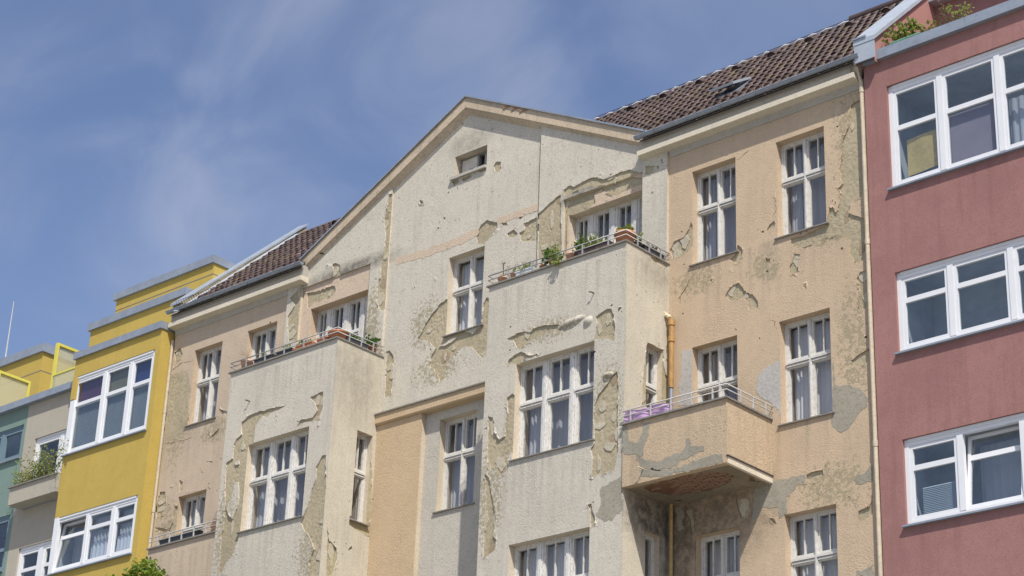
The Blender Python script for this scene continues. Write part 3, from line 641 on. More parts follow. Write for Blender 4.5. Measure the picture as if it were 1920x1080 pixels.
# faces where the bands step back
def face(name, pts, mat='reveal', parent=H):
    m = MB(); m.add(pts, [(0, 1, 2, 3)]); return m.build(name, M[mat], parent)
for x, z0, z1 in ((-29.24, 16.85, rk(-29.24)), (-24.88, 16.85, rk(-24.88)), (NR[0], 16.9, nz_r), (NL[1], 16.9, nz_l)):
    face('wall_step', [(x, 0, z0), (x, .09, z0), (x, .09, z1), (x, 0, z1)])
for a, b, z in ((NR[0], -22.13, nz_r), (NL[0], NL[1], nz_l)): face('niche_soffit', [(a, 0, z), (a, .06, z), (b, .06, z), (b, 0, z)])
w_c = [(-27.42, -26.40, 18.18, 19.97), (-27.4, -26.46, 21.87, 22.38)]
cut_c = [[(-25.33,20.17),(-25.14,20.17),(-24.96,20.21),(-24.95,19.68),(-25.12,19.69),(-25.4,19.79),(-25.45,19.98),(-25.32,20.01)], [(-25.47,20.35),(-25.38,20.4),(-25.35,20.31),(-25.45,20.28)], [(-25.78,20.07),(-25.6,20.12),(-25.48,19.98),(-25.59,19.92),(-25.76,19.99)],
 [(-26.67,20.29),(-26.54,20.49),(-26.37,20.56),(-26.08,20.41),(-26.07,20.28),(-26.3,20.07),(-26.46,20.02),(-26.63,20.09)], [(-26.25,21.79),(-26.16,21.87),(-26.04,21.83),(-26.03,21.68),(-26.14,21.6),(-26.23,21.67)], [(-25.96,20.36),(-25.82,20.34),(-25.77,20.26),(-25.91,20.29)],
 [(-27.43,19.02),(-27.63,18.94),(-27.79,18.81),(-27.96,18.68),(-28.08,18.49),(-28.21,18.32),(-27.94,18.22),(-27.68,17.95),(-27.79,17.79),(-27.78,17.57),(-27.58,17.36),(-27.51,17.15),(-27.38,17.19),(-27.33,17.49),(-27.23,17.63),(-27.04,17.73),(-26.85,17.8),(-26.65,17.74),(-26.49,17.55),(-26.33,17.43),(-26.16,17.41),(-26.22,18.72),(-26.31,18.76),(-26.36,18.64),(-26.41,18.15),(-26.63,18.03),(-26.87,18.15),(-27.07,18.23),(-27.31,18.2),(-27.32,18.96)],
 [(-27.45,21.81),(-27.3,21.82),(-27.25,21.72),(-27.39,21.67)], [(-27.15,21.77),(-26.91,21.8),(-26.88,21.73),(-27.1,21.68)], [(-26.69,21.83),(-26.48,21.84),(-26.47,21.76),(-26.66,21.76)],
 [(-28.42,21.64),(-28.31,21.61),(-28.3,21.48),(-28.39,21.53)], [(-27.67,21.02),(-27.59,20.98),(-27.61,20.89)], [(-29.15,18.25),(-29.03,18.25),(-28.89,18.06),(-28.94,17.78),(-28.98,17.49),(-29.1,17.51)], [(-29.14,18.01),(-28.93,17.95),(-28.89,17.49),(-28.9,17.23),(-29.1,17.18)]]
isl_c = [[(-27.57,18.01),(-27.41,18),(-27.22,18.08),(-27.06,18.06),(-27.25,17.98),(-27.41,17.96),(-27.55,17.97)]]
wall(H, FY(.06), [(-29.24, 16.7), (-24.88, 16.7), (-24.88, rk(-24.88)), (GX, rk(GX)), (-29.24, rk(-29.24))], w_c, cut_c, 'gable', islands=isl_c, seed=31., pits=18, cracks=[[(-25.98,20.37),(-25.47,20.39),(-24.94,20.32)]])
patches(H, FY(.06), [[(-29.08,20.44),(-28.44,20.4),(-27.44,20.37),(-26.63,20.45),(-26.57,20.32),(-26.64,20.26),(-27.43,20.19),(-28.42,20.22),(-29.06,20.26)], [(-26.06,20.5),(-25.59,20.51),(-25,20.5),(-24.94,20.35),(-25.31,20.35),(-25.59,20.37),(-26.01,20.34)]], 'band', 'paint_band', t=.004, seed=33.)
old_window(H, FY(.06), *w_c[0], drapes='f', top=.42, bars=False)
# attic vent window, half boarded
av = w_c[1]; mbv = MB(); P = FY(.06)
mbv.pbox(P, av[0], av[1], av[2], av[2] + .05, -.25, -.15); mbv.pbox(P, av[0], av[1], av[3] - .05, av[3], -.25, -.15)
for a in (av[0], av[0] + .50, av[1] - .05): mbv.pbox(P, a, a + .05, av[2] + .05, av[3] - .05, -.25, -.15)
aw = mbv.build('window', M['weathered'], H)
mbv = MB(); mbv.pbox(P, av[0] + .05, av[0] + .50, av[2] + .05, av[3] - .05, -.23, -.16); mbv.build('board', M['board'], aw)
mbv = MB(); mbv.pbox(P, av[0] + .27, av[0] + .37, av[2] + .14, av[2] + .21, -.16, -.156); mbv.build('board_hole', M['room'], aw)
pane(P, av[0] + .55, av[1] - .05, av[2] + .05, av[3] - .05, -.22, aw)
mbv = MB(); mbv.pbox(P, av[0] + .70, av[0] + .715, av[2] + .05, av[3] - .05, -.23, -.17); mbv.build('glazing_bar', M['white_old'], aw)
room(P, av[0], av[1], av[2], av[3], -.26, aw)
mbv = MB(); mbv.pbox(P, av[0] - .08, av[1] + .02, av[2] - .06, av[2], -.15, .10); mbv.build('window_sill', M['cornice'], aw)
# niche windows above the bays
old_window(H, FY(.05), -24.10, -22.2, 17.2, 19.97, cols=4, top=.30, mull=.20, drapes='lr', sill=False, back=.2, weights=[.8, 1, 1, .6])
old_window(H, FY(.05), -31.65, -29.83, 17.2, 19.9, cols=4, top=.30, mull=.20, drapes='lr', sill=False, back=.2, weights=[.8, 1, 1, .6])
# pilasters
wall(H, FY(-.055), [(-22.137, 17.0), (-21.53, 17.0), (-21.53, TOP), (-22.137, TOP)], [], [[(-22.07,20.4),(-21.72,20.3),(-21.74,20.22),(-21.94,20.17),(-22.07,20.21)]], 'gable', name='pilaster', seed=41.)
wall(H, FY(-.055), [(-32.36, 17.0), (-31.94, 17.0), (-31.94, TOP), (-32.36, TOP)], [], [[(-32.27,20.31),(-32.1,20.4),(-31.93,20.47),(-31.85,20.53),(-31.81,20.45),(-31.81,20.17),(-31.72,19.1),(-32.19,19.22),(-32.29,19.64),(-32.3,19.86),(-32.19,19.97),(-32.1,20.07),(-32.15,20.17)]], 'gable', name='pilaster', seed=43.)
for x in (-22.137, -21.53, -32.36, -31.94): face('pilaster_flank', [(x, -.055, 17), (x, .06, 17), (x, .06, TOP), (x, -.055, TOP)])

# centre below the ledge: orange pier and grey recess
wall(H, FY(0), [(-29.24, 0), (-27.90, 0), (-27.90, 16.7), (-29.24, 16.7)], [], [], 'orange', seed=45.)
w_d = [(-27.50, -26.47, 14.38, 16.36), (-27.5, -26.47, 10.7, 12.7)]
wall(H, FY(.14), [(-27.92, 0), (-24.93, 0), (-24.93, 16.75), (-27.92, 16.75)], w_d, [], 'recess', seed=47.)
for a in w_d: old_window(H, FY(.14), *a, drapes='lr', top=.40)
face('wall_step', [(-27.9, 0, 0), (-27.9, .145, 0), (-27.9, .145, 16.55), (-27.9, 0, 16.55)])
lg = MB()
lg.extr([(0.15, 0), (.10, .0), (-.06, .0), (-.10, .03), (-.10, .24), (.15, .28)], (-29.232, 0, 16.55), (-24.952, 0, 16.55))
ledge = lg.build('ledge', M['orange'], H)
lg = MB(); lg.extr([(.09, .285), (-.135, .245), (-.135, .215), (-.128, .215), (-.128, .24), (.09, .275)], (-29.231, 0, 16.55), (-24.953, 0, 16.55)); lg.build('metal_cover', M['sill'], ledge)

# bays
def bay(x0, x1, w_front, cut_front, isl, w_flank, cut_flank, seed, blabel):
    top = 18.12
    b = wall(H, FY(YB), [(x0, 0), (x1, 0), (x1, top), (x0, top)], w_front, cut_front, 'bay_front', islands=isl, name='bay', seed=seed, lip=.022)
    b['label'] = blabel
    wall(H, plane_x(x1), [(YB - COAT, 0), (.14, 0), (.14, top), (YB - COAT, top)], w_flank, cut_flank, 'bay_flank', name='bay_flank', seed=seed + 5, base='old_yellow', reveal='reveal')
    s = MB(); s.add([(x0, YB - COAT, 0), (x0, .2, 0), (x0, .2, top), (x0, YB - COAT, top)], [(3, 2, 1, 0)])
    s.box(x0 + .01, x1 - .01, YB + .02, -.01, 16.9, 17.0)                                   # balcony floor
    s.box(x0 + .01, x1 - .01, YB + .24, YB + .28, 17.0, top); s.box(x1 - .28, x1 - .24, YB + .28, .1, 17.0, top)
    s.build('parapet', M['bay_front'], H)
    c = MB(); z = top
    for (a0, a1, b0, b1) in ((x0 - .05, x1 + .05, YB - .075, YB + .28), (x1 - .28, x1 + .05, YB + .281, .02)):
        c.box(a0, a1, b0, b1, z, z + .03)
    c.build('coping', M['sill'], H)
cut_b2 = [[(-24.43,16.89),(-24.31,16.91),(-24.15,16.94),(-24.01,16.94),(-23.85,16.89),(-23.71,16.94),(-23.47,16.94),(-23.27,16.89),(-23.1,16.86),(-23.07,16.73),(-23.17,16.7),(-23.23,16.79),(-23.39,16.79),(-23.58,16.73),(-23.7,16.73),(-23.89,16.65),(-24.09,16.6),(-24.19,16.66),(-24.28,16.83)],
 [(-22.23,16.78),(-22.08,16.84),(-21.97,16.87),(-21.86,16.85),(-21.78,16.71),(-21.77,16.18),(-21.95,16.27),(-22.26,16.35),(-22.22,16.51),(-22.19,16.63)],
 [(-24.4,16.31),(-24.37,16.44),(-24.21,16.51),(-24.05,16.54),(-23.93,16.47),(-23.84,16.39),(-23.65,16.39),(-23.6,16.35),(-23.88,16.37),(-24.16,16.29),(-24.28,16.35)],
 [(-21.7,15.57),(-21.67,15.44),(-21.65,14.49),(-22.21,14.61),(-22.22,15.04),(-22.15,15.15),(-22.04,15.28),(-21.9,15.4),(-21.83,15.5)], [(-22.22,15.03),(-21.66,14.9),(-21.66,14.66),(-21.64,13.99),(-21.72,13.68),(-21.86,13.65),(-22.19,13.66),(-22.26,13.69),(-22.23,14),(-22.29,14.19),(-22.2,14.29),(-22.23,14.72)],
 [(-24.37,15.66),(-24.23,15.72),(-24.19,15.68),(-24.17,15.3),(-24.22,15.05),(-24.4,15.09),(-24.35,15.34)], [(-24.84,15.37),(-24.71,15.34),(-24.67,15.25),(-24.68,15.15),(-24.83,15.19)],
 [(-24.84,15.4),(-24.71,15.35),(-24.64,15.06),(-24.51,14.86),(-24.41,14.9),(-24.36,15.16),(-24.3,15.5),(-24.12,15.46),(-24.15,14.99),(-24.17,14.52),(-24.27,14.51),(-24.28,14.23),(-24.39,14.13),(-24.53,14.16),(-24.56,14.34),(-24.81,14.31)],
 [(-24.85,14.23),(-24.73,14.14),(-24.67,13.82),(-24.58,13.55),(-24.52,13.23),(-24.58,12.97),(-24.48,12.89),(-24.53,12.69),(-24.74,12.6),(-24.82,12.59),(-24.81,13.1),(-24.81,13.72)],
 [(-22.32,13.15),(-22.23,13.16),(-22.21,13.01),(-22.13,12.91),(-22.15,12.73),(-22.24,12.72),(-22.26,12.99)], [(-21.7,16.77),(-21.67,16.83),(-21.61,16.82),(-21.63,16.79),(-21.67,16.75),(-21.68,16.64),(-21.7,16.66)]]
bay(*B2, [(-24.19, -22.24, 14.38, 16.31), (-24.18, -22.26, 10.7, 12.73)], cut_b2, [], [(-.67, -.20, 14.36, 16.31), (-.68, -.24, 10.72, 12.70)],
    [[(-0.67,16.31),(-0.7,16.22),(-0.74,15.93),(-0.79,15.61),(-0.82,15),(0,15.25),(-0,15.81),(-0.1,15.86),(-0.18,16.01),(-0.19,16.32)], [(-0.61,18.07),(-0.51,18.03),(-0.32,17.99),(-0.09,18.02),(-0.06,18.1),(-0.48,18.12)], [(-0.1,16.17),(-0.06,16.17),(-0.07,16.12),(-0.1,16.12)]], 51., 'wider grey cream bay on the right with a triple window')
old_window(H, FY(YB), -24.19, -22.24, 14.38, 16.31, cols=3, top=.42, mull=.15, mat='white_flaky', drapes='lr', label='triple window with badly flaking white paint')
old_window(H, FY(YB), -24.18, -22.26, 10.7, 12.73, cols=3, top=.42, mull=.15, mat='white_flaky', drapes='f')
FL2 = plane_x(B2[1]); FL1 = plane_x(B1[1])
old_window(H, FL2, -.67, -.20, 14.36, 16.31, cols=1, top=.40, drapes='', back=.12)
old_window(H, FL2, -.68, -.24, 10.72, 12.70, cols=1, top=0, drapes='', back=.12)
patches(H, FY(YB), [[(-22.03,13.41),(-21.85,13.47),(-21.63,13.51),(-21.56,13.53),(-21.53,13.32),(-21.52,12.96),(-21.59,12.86),(-21.76,12.78),(-21.94,12.75),(-22.09,12.93),(-22.04,13.06)]], 'cement', seed=57.)
cut_b1 = [[(-32.06,16.66),(-32.06,16.88),(-31.85,16.98),(-31.51,17),(-31.12,16.99),(-30.67,16.95),(-30.8,16.9),(-31.1,16.89),(-31.29,16.81),(-31.38,16.87),(-31.53,16.76),(-31.6,16.6),(-31.6,16.27),(-31.76,16.29),(-31.72,15.78),(-31.78,15.44),(-31.76,15.04),(-31.65,14.86),(-31.75,14.57),(-31.8,14.3),(-31.83,14.12),(-31.94,13.9),(-32.14,13.75),(-32.22,13.55),(-32.35,13.59),(-32.36,14.13),(-32.34,14.6),(-32.33,15.03),(-32.4,15.4),(-32.46,16.01),(-32.24,16.09),(-32.26,16.41),(-32.19,16.52),(-32.02,16.59)],
 [(-29.93,16.96),(-29.54,17.01),(-29.52,16.61),(-29.58,16.43),(-29.68,16.37),(-30.01,16.43),(-30.27,16.38),(-30.18,16.5),(-29.8,16.48),(-29.68,16.61),(-29.78,16.79)],
 [(-29.41,15.57),(-29.31,15.55),(-29.21,14.62),(-29.18,14.43),(-29.14,13.82),(-29.08,12.97),(-29.57,13.05),(-29.55,13.34),(-29.43,13.58),(-29.61,13.87),(-29.92,14.23),(-29.83,14.36),(-29.74,14.53),(-29.67,14.82),(-29.56,15.07),(-29.57,15.34)]]
isl_b1 = [[(-32.32,15.03),(-32.17,15.2),(-32.1,15.5),(-31.99,15.52),(-31.91,15.15),(-31.96,14.92),(-32.05,14.7),(-32.17,14.8)], [(-32.17,15.99),(-32.03,16),(-32.02,15.92),(-32.13,15.92)]]
bay(*B1, [(-31.80, -29.88, 14.37, 16.31), (-31.8, -29.88, 10.7, 12.7)], cut_b1, isl_b1, [(-.58, -.13, 14.37, 16.30), (-.58, -.13, 10.7, 12.7)],
    [[(-0.19,15.86),(-0.13,15.8),(-0.03,14.97),(-0.03,14.44),(0.02,14.14),(-0.26,14.15),(-0.63,14.24),(-0.62,14.43),(-0.16,14.38),(-0.25,15.07)], [(-0.6,13.72),(-0.51,13.82),(-0.48,13.75),(-0.58,13.69)], [(-1.22,14.05),(-1.13,13.77),(-0.92,13.66),(-0.88,13.43),(-0.96,13.06),(-1.14,13.01)]], 61., 'farther grey cream bay on the left with a triple window')
old_window(H, FY(YB), -31.80, -29.88, 14.37, 16.31, cols=3, top=.42, mull=.15, mat='white_flaky', drapes='lr', label='triple window with flaking grey and white paint')
old_window(H, FY(YB), -31.80, -29.88, 10.7, 12.7, cols=3, top=.42, mull=.15, mat='white_flaky', drapes='f')
for z in (14.37, 10.7): old_window(H, FL1, -.58, -.13, z, z + 1.93, cols=1, top=.44, drapes='', back=.12)
# bricks laid bare at the foot of the left bay's corner
brick_me = MB(); brick_me.box(-.115, .115, -.05, .05, -.032, .032); bo = brick_me.build('brick', M['brick'], H); brick_mesh = bo.data
bk0 = [bo]
def brick(loc, rot=(0, 0, 0), parent=H, mesh=None):
    if bk0: o = bk0.pop()
    else:
        o = bpy.data.objects.new('brick', mesh or brick_mesh); COL.objects.link(o); WORLD[o] = Vector((0, 0, 0))
    o.parent = parent; o.location = Vector(loc) - WORLD[parent]; o.rotation_euler = rot
    return o
bx, bz = -29.07, 13.46
for i in range(0):
    for j in range(2):
        brick((bx - .05 + j * .23 - (.11 if i % 2 else 0) + rnd.uniform(-.01, .01), YB + .025 - rnd.uniform(0, .02), bz - .16 + i * .078), (0, rnd.uniform(-.03, .03), rnd.uniform(-.05, .05)))

# balconies of the wings (the left one mirrors the right one)
def balcony(x0, x1, yf, z0, z1, coat, cements=(), right=True):
    t = .13
    b = MB()
    b.box(x0, x1, yf, yf + t, z0 + .003, z1); b.box(x1 - t, x1, yf + t, -.03, z0 + .14, z1); b.box(x0, x0 + t, yf + t, -.03, z0 + .14, z1)
    bb = b.build('balcony', M[coat], H)
    s = MB(); s.box(x0 + .004, x1 - .004, yf + t, -.001, z0 + .03, z0 + .15); s.build('balcony_floor', M['rusty'], bb)
    loss = [[(x0 + .25, -1.12), (x0 + .7, -1.22), (x0 + 1.3, -1.2), (x1 - .4, -1.08), (x1 - .3, -.72), (x1 - .62, -.45), (x1 - 1.2, -.3), (x0 + .45, -.42), (x0 + .22, -.8)], [(x0 + .15, -.3), (x0 + .5, -.22), (x0 + .3, -.1)], [(x1 - .3, -.35), (x1 - .12, -.5), (x1 - .15, -.2)]]
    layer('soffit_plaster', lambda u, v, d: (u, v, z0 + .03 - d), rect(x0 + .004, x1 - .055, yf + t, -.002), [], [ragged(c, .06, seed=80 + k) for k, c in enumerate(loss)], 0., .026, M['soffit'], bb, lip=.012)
    s = MB(); s.box(x1 - .05, x1 + .012, yf + .02, -.03, z0 - .004, z0 + .115); s.build('slab_edge', M['nose'], bb)
    s = MB(); s.box(x1 - .01, x1 + .035, yf - .01, -.03, z0 + .118, z0 + .136); s.build('drip_flashing', M['iron'], bb)
    s = MB(); s.box(x0 - .02, x1 + .04, yf - .05, yf + t + .03, z1, z1 + .03); s.box(x1 - t - .03, x1 + .04, yf + t + .031, -.03, z1, z1 + .03); s.build('balcony_coping', M['sill'], bb)
    patches(bb, FY(yf), cements, 'cement', seed=71., d=.0, amp=.035)
    return bb
bal = balcony(-21.505, -19.235, -1.36, 13.30, 14.46, 'balcony', [
 [(-21.51,14.45),(-21.41,14.44),(-21.37,14.14),(-21.17,14.06),(-21.07,14.21),(-21.04,14.4),(-20.89,14.38),(-20.92,14.15),(-21.02,13.98),(-21.03,13.81),(-21.11,13.78),(-21.2,13.85),(-21.46,13.91),(-21.51,14.08)],
 [(-21.2,13.82),(-21.03,13.73),(-20.73,13.62),(-20.44,13.66),(-20.18,13.69),(-20.11,13.76),(-20.09,13.92),(-20.02,13.87),(-19.99,13.75),(-19.71,13.7),(-19.71,13.59),(-19.9,13.6),(-20.06,13.53),(-20.25,13.54),(-20.34,13.44),(-20.73,13.45),(-21.06,13.57),(-21.14,13.73)],
 [(-20.38,13.43),(-20.12,13.46),(-19.87,13.46),(-19.55,13.49),(-19.34,13.49),(-19.31,13.32),(-19.87,13.31),(-20.25,13.31),(-20.38,13.35)], [(-21.09,13.55),(-20.38,13.41),(-20.38,13.3),(-20.83,13.36),(-21.06,13.42)]])
balcony(-34.85, -32.58, -1.27, 13.30, 14.52, 'peach_left')
# bricks showing through the balcony's underside
for i in range(7):
    for j in range(11):
        x = -21.1 + i * .245 + (.12 if j % 2 else 0); y = -1.08 + j * .085
        k = noise.noise(Vector((x * 1.7, y * 2.2, 4.)))
        if k > .22 or (i in (0, 6) and j in (0, 1, 9, 10)): continue
        brick((x, y, 13.366 + rnd.uniform(-.012, .012)), (R(90), 0, rnd.uniform(-.03, .03)))
# railings
def railing(path, posts, z, h, mat, r=.013, mids=(.55,)):
    mb = MB()
    for k in (1.,) + tuple(mids): mb.tube([(x, y, z + h * k) for x, y in path], r if k == 1 else r * .75, 6)
    rl = mb.build('railing', M[mat], H)
    for x, y in posts:
        p = MB(); p.box(x - .012, x + .012, y - .012, y + .012, z, z + h); p.build('railing_post', M[mat], rl)
    return rl
def along(a, b, n): return [(a[0] + (b[0] - a[0]) * i / n, a[1] + (b[1] - a[1]) * i / n) for i in range(n + 1)]
for (x0, x1) in (B1, B2):
    railing([(x0 - .02, YB + .12), (x0 - .02, YB - .05), (x1 + .03, YB - .05), (x1 + .03, .0)], along((x0 + .5, YB - .05), (x1 - .4, YB - .05), 4) + along((x1 + .03, -1.0), (x1 + .03, -.3), 2), 18.15, .21, 'steel')
railing([(-21.5, -1.40), (-19.2, -1.40), (-19.2, -.03)], along((-21.3, -1.40), (-19.5, -1.40), 4) + along((-19.2, -1.0), (-19.2, -.25), 2), 14.49, .22, 'steel_pale')
railing([(-34.83, -1.31), (-32.6, -1.31)], along((-34.5, -1.31), (-32.9, -1.31), 4), 14.55, .22, 'steel_pale')

# cornices, gutters, rakes
def cornice(x0, x1, ends):
    c = MB(); c.extr([(.0, -.02), (-.16, 0), (-.265, .01), (-.27, .11), (-.19, .125), (0.0, .125)], (x0, 0, 20.56), (x1, 0, 20.56)); cc = c.build('cornice', M['nose'], H)
    c = MB(); c.extr([(.0, 0), (-.19, 0), (-.20, .22), (-.20, .26), (0, .26)], (x0 + .005, 0, 20.687), (x1 - .005, 0, 20.687)); c.build('cornice_fascia', M['cornice'], cc)
    return cc
cr_ = cornice(-22.14, -17.15, 1); cl_ = cornice(XL - .02, -31.76, 1)
for a, b, p in ((-21.5, -17.1, cr_), (XL, -32.4, cl_)):
    f = MB(); f.extr([(-.045, 0), (-.045, .07), (-.10, .15), (.0, .15), (0, 0)], (a, 0, 20.42), (b, 0, 20.42)); f.build('frieze', M['cornice'], p)
def gutter(x0, x1, parent):
    g = MB(); n = 9; yc, zc, r = -.30, 20.965, .06
    vs = []
    for x in (x0, x1):
        for i in range(n): t = math.pi * i / (n - 1); vs.append((x, yc - r * math.cos(t), zc - r * math.sin(t)))
    g.add(vs, [(i, i + 1, n + i + 1, n + i) for i in range(n - 1)], 0, True)
    g.add(vs[:n], [tuple(range(n))]); g.add(vs[n:], [tuple(range(n))])
    g.tube([(x0, yc - r, zc), (x1, yc - r, zc)], .012, 6)
    go = g.build('gutter', M['gutter'], parent)
    x = x0 + .5
    while x < x1:
        b = MB(); b.tube([(x, yc - r - .013 * math.cos(t), zc - (r + .012) * math.sin(t)) if False else (x, yc - (r + .008) * math.cos(t), zc - (r + .008) * math.sin(t)) for t in [math.pi * i / 6 for i in range(7)]], .007, 4); b.build('gutter_bracket', M['gutter'], go); x += .8
    return go
gutter(-22.16, -17.0, cr_); gutter(XL - .06, -31.72, cl_)
c = MB(); c.tube([(-17.16, -.12, 20.62), (-17.2, -.09, 20.72), (-17.14, -.16, 20.8), (-17.16, -.1, 20.9)], [.10, .13, .12, .08], 7); c.build('broken_cornice_end', M['soffit'], cr_)
rake = MB()
for s, xe in ((-1, -31.95), (1, -21.93)):
    A = Vector((GX, 0, GZ)); B = Vector((xe, 0, rk(xe)))
    pr = [(.12, -.43), (.06, -.43), (-.10, -.27), (-.12, -.27), (-.12, .0), (.12, 0)]
    rake.extr(pr, A, B)
rk_o = rake.build('gable_cornice', M['rake'], H)
dr = MB()
for xe in (-31.98, -21.90):
    dr.extr([(.2, .022), (-.16, .022), (-.16, -.02), (-.145, -.02), (-.145, .002), (.2, .002)], (GX, 0, GZ), (xe, 0, rk(xe)))
dr.build('edge_flashing', M['gutter'], rk_o)
eb = MB()
for i in range(3): eb.box(-25.9 + i * .24, -25.68 + i * .24, -.14, -.125, rk(-25.79 + i * .24) - .085, rk(-25.79 + i * .24) - .03)
eb.build('bare_brick_edge', M['brick'], rk_o)

# gable roof volume behind the gable
gr = MB()
yb_ = 3.2
gr.add([(-32.0, .1, rk(-32.0)), (GX, .1, GZ), (GX, yb_, GZ), (-32.0, yb_, rk(-32.0)), (-22.0, .1, rk(-22.0)), (-22.0, yb_, rk(-22.0))], [(0, 1, 2, 3), (1, 4, 5, 2)])
gr.build('gable_roof', M['roof_under'], H)
# main roof with tiles
PITCH = R(43.7); RY, RZ = -.30, 20.83; cp, sp_ = math.cos(PITCH), math.sin(PITCH)
RL = 5.05
def roofpt(x, s, up=0.): return Vector((x, RY + s * cp - up * sp_, RZ + s * sp_ + up * cp))
rf = MB()
sl_ = .62                                  # behind the gable the slope starts higher up
pl = [(XL, 0), (-31.8, 0), (-31.8, sl_), (-22.05, sl_), (-22.05, 0), (XR, 0), (XR, RL), (XL, RL)]
rf.add([roofpt(*q) for q in pl] + [(XL, RY + 2 * RL * cp, RZ), (XR, RY + 2 * RL * cp, RZ)], [tuple(range(8)), (7, 6, 9, 8)])
roof = rf.build('roof', M['roof_under'], H)
TW, TL = .20, .352
def tile_geo():
    n = 9; vs = []; fs = []
    prof = []
    for i in range(n):
        t = i / (n - 1); x = t * TW
        h = .012 + .048 * max(0., math.sin(math.pi * min(1, max(0, (t - .22) / .78)))) ** .8
        prof.append((x, h))
    for y, lift in ((0, .045), (TL + .08, .005)):
        for x, h in prof: vs.append((x, y, h + lift))
    for x, h in prof: vs.append((x, 0.004, h + lift - .014 if False else h + .045 - .028))
    fs = [(i, i + 1, n + i + 1, n + i) for i in range(n - 1)] + [(i + 1, i, 2 * n + i, 2 * n + i + 1) for i in range(n - 1)]
    return vs, fs, prof
tv, tf, _ = tile_geo()
M['tile_b'] = simple('dark_roof_tile', (.070, .046, .042), .65, .4, 8., dark=(.35, .33, .3), amt=.6, lo=.6, hi=.65)
M['tile_c'] = simple('mossy_roof_tile', (.115, .078, .055), .75, .4, 8., dark=(.20, .20, .12), amt=.6, lo=.52, hi=.62)
tmb = MB(); tmb.add(tv, tf, 0, True); t0 = tmb.build('tile', M['tile'], roof); tile_me = t0.data
for p in list(tile_me.polygons)[8:]: p.use_smooth = False
rot = Matrix.Rotation(PITCH, 4, 'X')
tile_alt = [tile_me]
for k in ('tile_b', 'tile_c'):
    me_ = tile_me.copy(); me_.materials[0] = M[k]; tile_alt.append(me_)
spots = []
TS = .05; rows = int((RL - TS) / TL)
def gather(xa, xb):
    x = xa
    while x < xb - TW * .5:
        for r_ in range(rows):
            q = roofpt(x, TS + r_ * TL)
            if q.z > rk(x + TW / 2) - .35 or abs(x - GX) > 5.1: spots.append((x + (TW / 2 if r_ % 2 and x < xb - TW * 1.2 else 0), r_))
        x += TW
gather(-26.3, XR - .03); gather(XL + .36, -30.6)
SKY = (-20.98, -20.40, 4, 5)
spots = [s for s in spots if not (SKY[0] - .12 < s[0] < SKY[1] - .02 and s[1] in (SKY[2], SKY[3]))]
spots.sort(key=lambda s: (roofpt(s[0], TS + s[1] * TL) - Vector((0, -28, 1.6))).length)
rest = MB(); first = [t0]
for i, (x, r_) in enumerate(spots):
    p = roofpt(x + rnd.uniform(-.008, .008), TS + r_ * TL + rnd.uniform(-.014, .014) - (.035 if rnd.random() < .04 else 0), rnd.uniform(0, .006))
    mx = Matrix.Translation(p) @ rot @ Matrix.Rotation(rnd.uniform(-.012, .012), 4, 'Z')
    if i < 292:
        o = first.pop() if first else bpy.data.objects.new('tile', tile_alt[rnd.choice((0, 0, 0, 1, 1, 2))])
        if o.name not in COL.objects: COL.objects.link(o)
        o.parent = roof; o.matrix_parent_inverse = Matrix.Identity(4); o.matrix_basis = Matrix.Translation(-WORLD[roof]) @ mx
    else:
        rest.add([mx @ Vector(v) for v in tv], tf, rnd.choice((0, 0, 0, 1, 1, 2)), True)
tag(rest.build('roof_tiles', [M['tile'], M['tile_b'], M['tile_c']], roof), kind='stuff')
# ridge tiles, ridge mortar strip, vent tiles, skylight, snow guards
x = -26.2
while x < XR:
    dark = x > -19.4
    q = roofpt(x, RL - .02, .06 if dark else .0); m = MB(); m.tube([q, q + Vector((.40, 0, rnd.uniform(-.01, .02)))], [.10, .085] if dark else [.065, .06], 8)
    m.build('ridge_tile', M['tile_dark'] if dark else M['tile'], roof)
    if not dark:
        m = MB(); c = roofpt(x + rnd.uniform(0, .1), RL - .10, .075); w = rnd.uniform(.12, .30)
        m.tube([c, c + Vector((w * .5, 0, .012)), c + Vector((w, 0, 0))], [.012, .026, .012], 5); m.build('ridge_mortar', M['plastic_white'], roof)
    x += .36
m = MB(); m.tube([roofpt(-26.2, RL, .10), roofpt(-22.5, RL, .085), roofpt(-19.3, RL, .10)], .010, 5); m.build('ridge_cable', M['iron'], roof)
for x in (-24.84, -23.92, -22.96, -22.0, -21.08, -20.13, -19.17, -18.3, -34.2, -33.0):
    m = MB(); s0 = 4.28
    vs = []
    for s, h in ((s0, .13), (s0 + .34, .05)):
        for i in range(7):
            t = math.pi * i / 6; vs.append(roofpt(x + .1 - .12 * math.cos(t), s, .03 + h * math.sin(t)))
    m.add(vs, [(i, i + 1, 8 + i, 7 + i) for i in range(6)], 0, True); m.add([v + Vector((0, .03, 0)) for v in vs[:7]], [tuple(range(7))])
    m.build('vent_tile', M['tile_dark'], roof)
sk = MB(); s0 = SKY[2] * TL; s1 = SKY[3] * TL + TL
for (xa, xb, sa, sb) in ((SKY[0], SKY[1], s0, s0 + .07), (SKY[0], SKY[1], s1 - .07, s1), (SKY[0], SKY[0] + .06, s0 + .07, s1 - .07), (SKY[1] - .06, SKY[1], s0 + .07, s1 - .07)):
    c = [roofpt(xa, sa), roofpt(xb, sa), roofpt(xb, sb), roofpt(xa, sb), roofpt(xa, sa, .08), roofpt(xb, sa, .08), roofpt(xb, sb, .08), roofpt(xa, sb, .08)]; sk.hexa(c)
sko = sk.build('skylight', M['gutter'], roof); sko['label'] = 'open roof window'
m = MB(); m.add([roofpt(SKY[0], s0, .14), roofpt(SKY[1], s0, .14), roofpt(SKY[1], s1, .14), roofpt(SKY[0], s1, .14)], [(0, 1, 2, 3)]); m.build('skylight_pane', M['glass_modern'], sko) if False else None
m = MB()
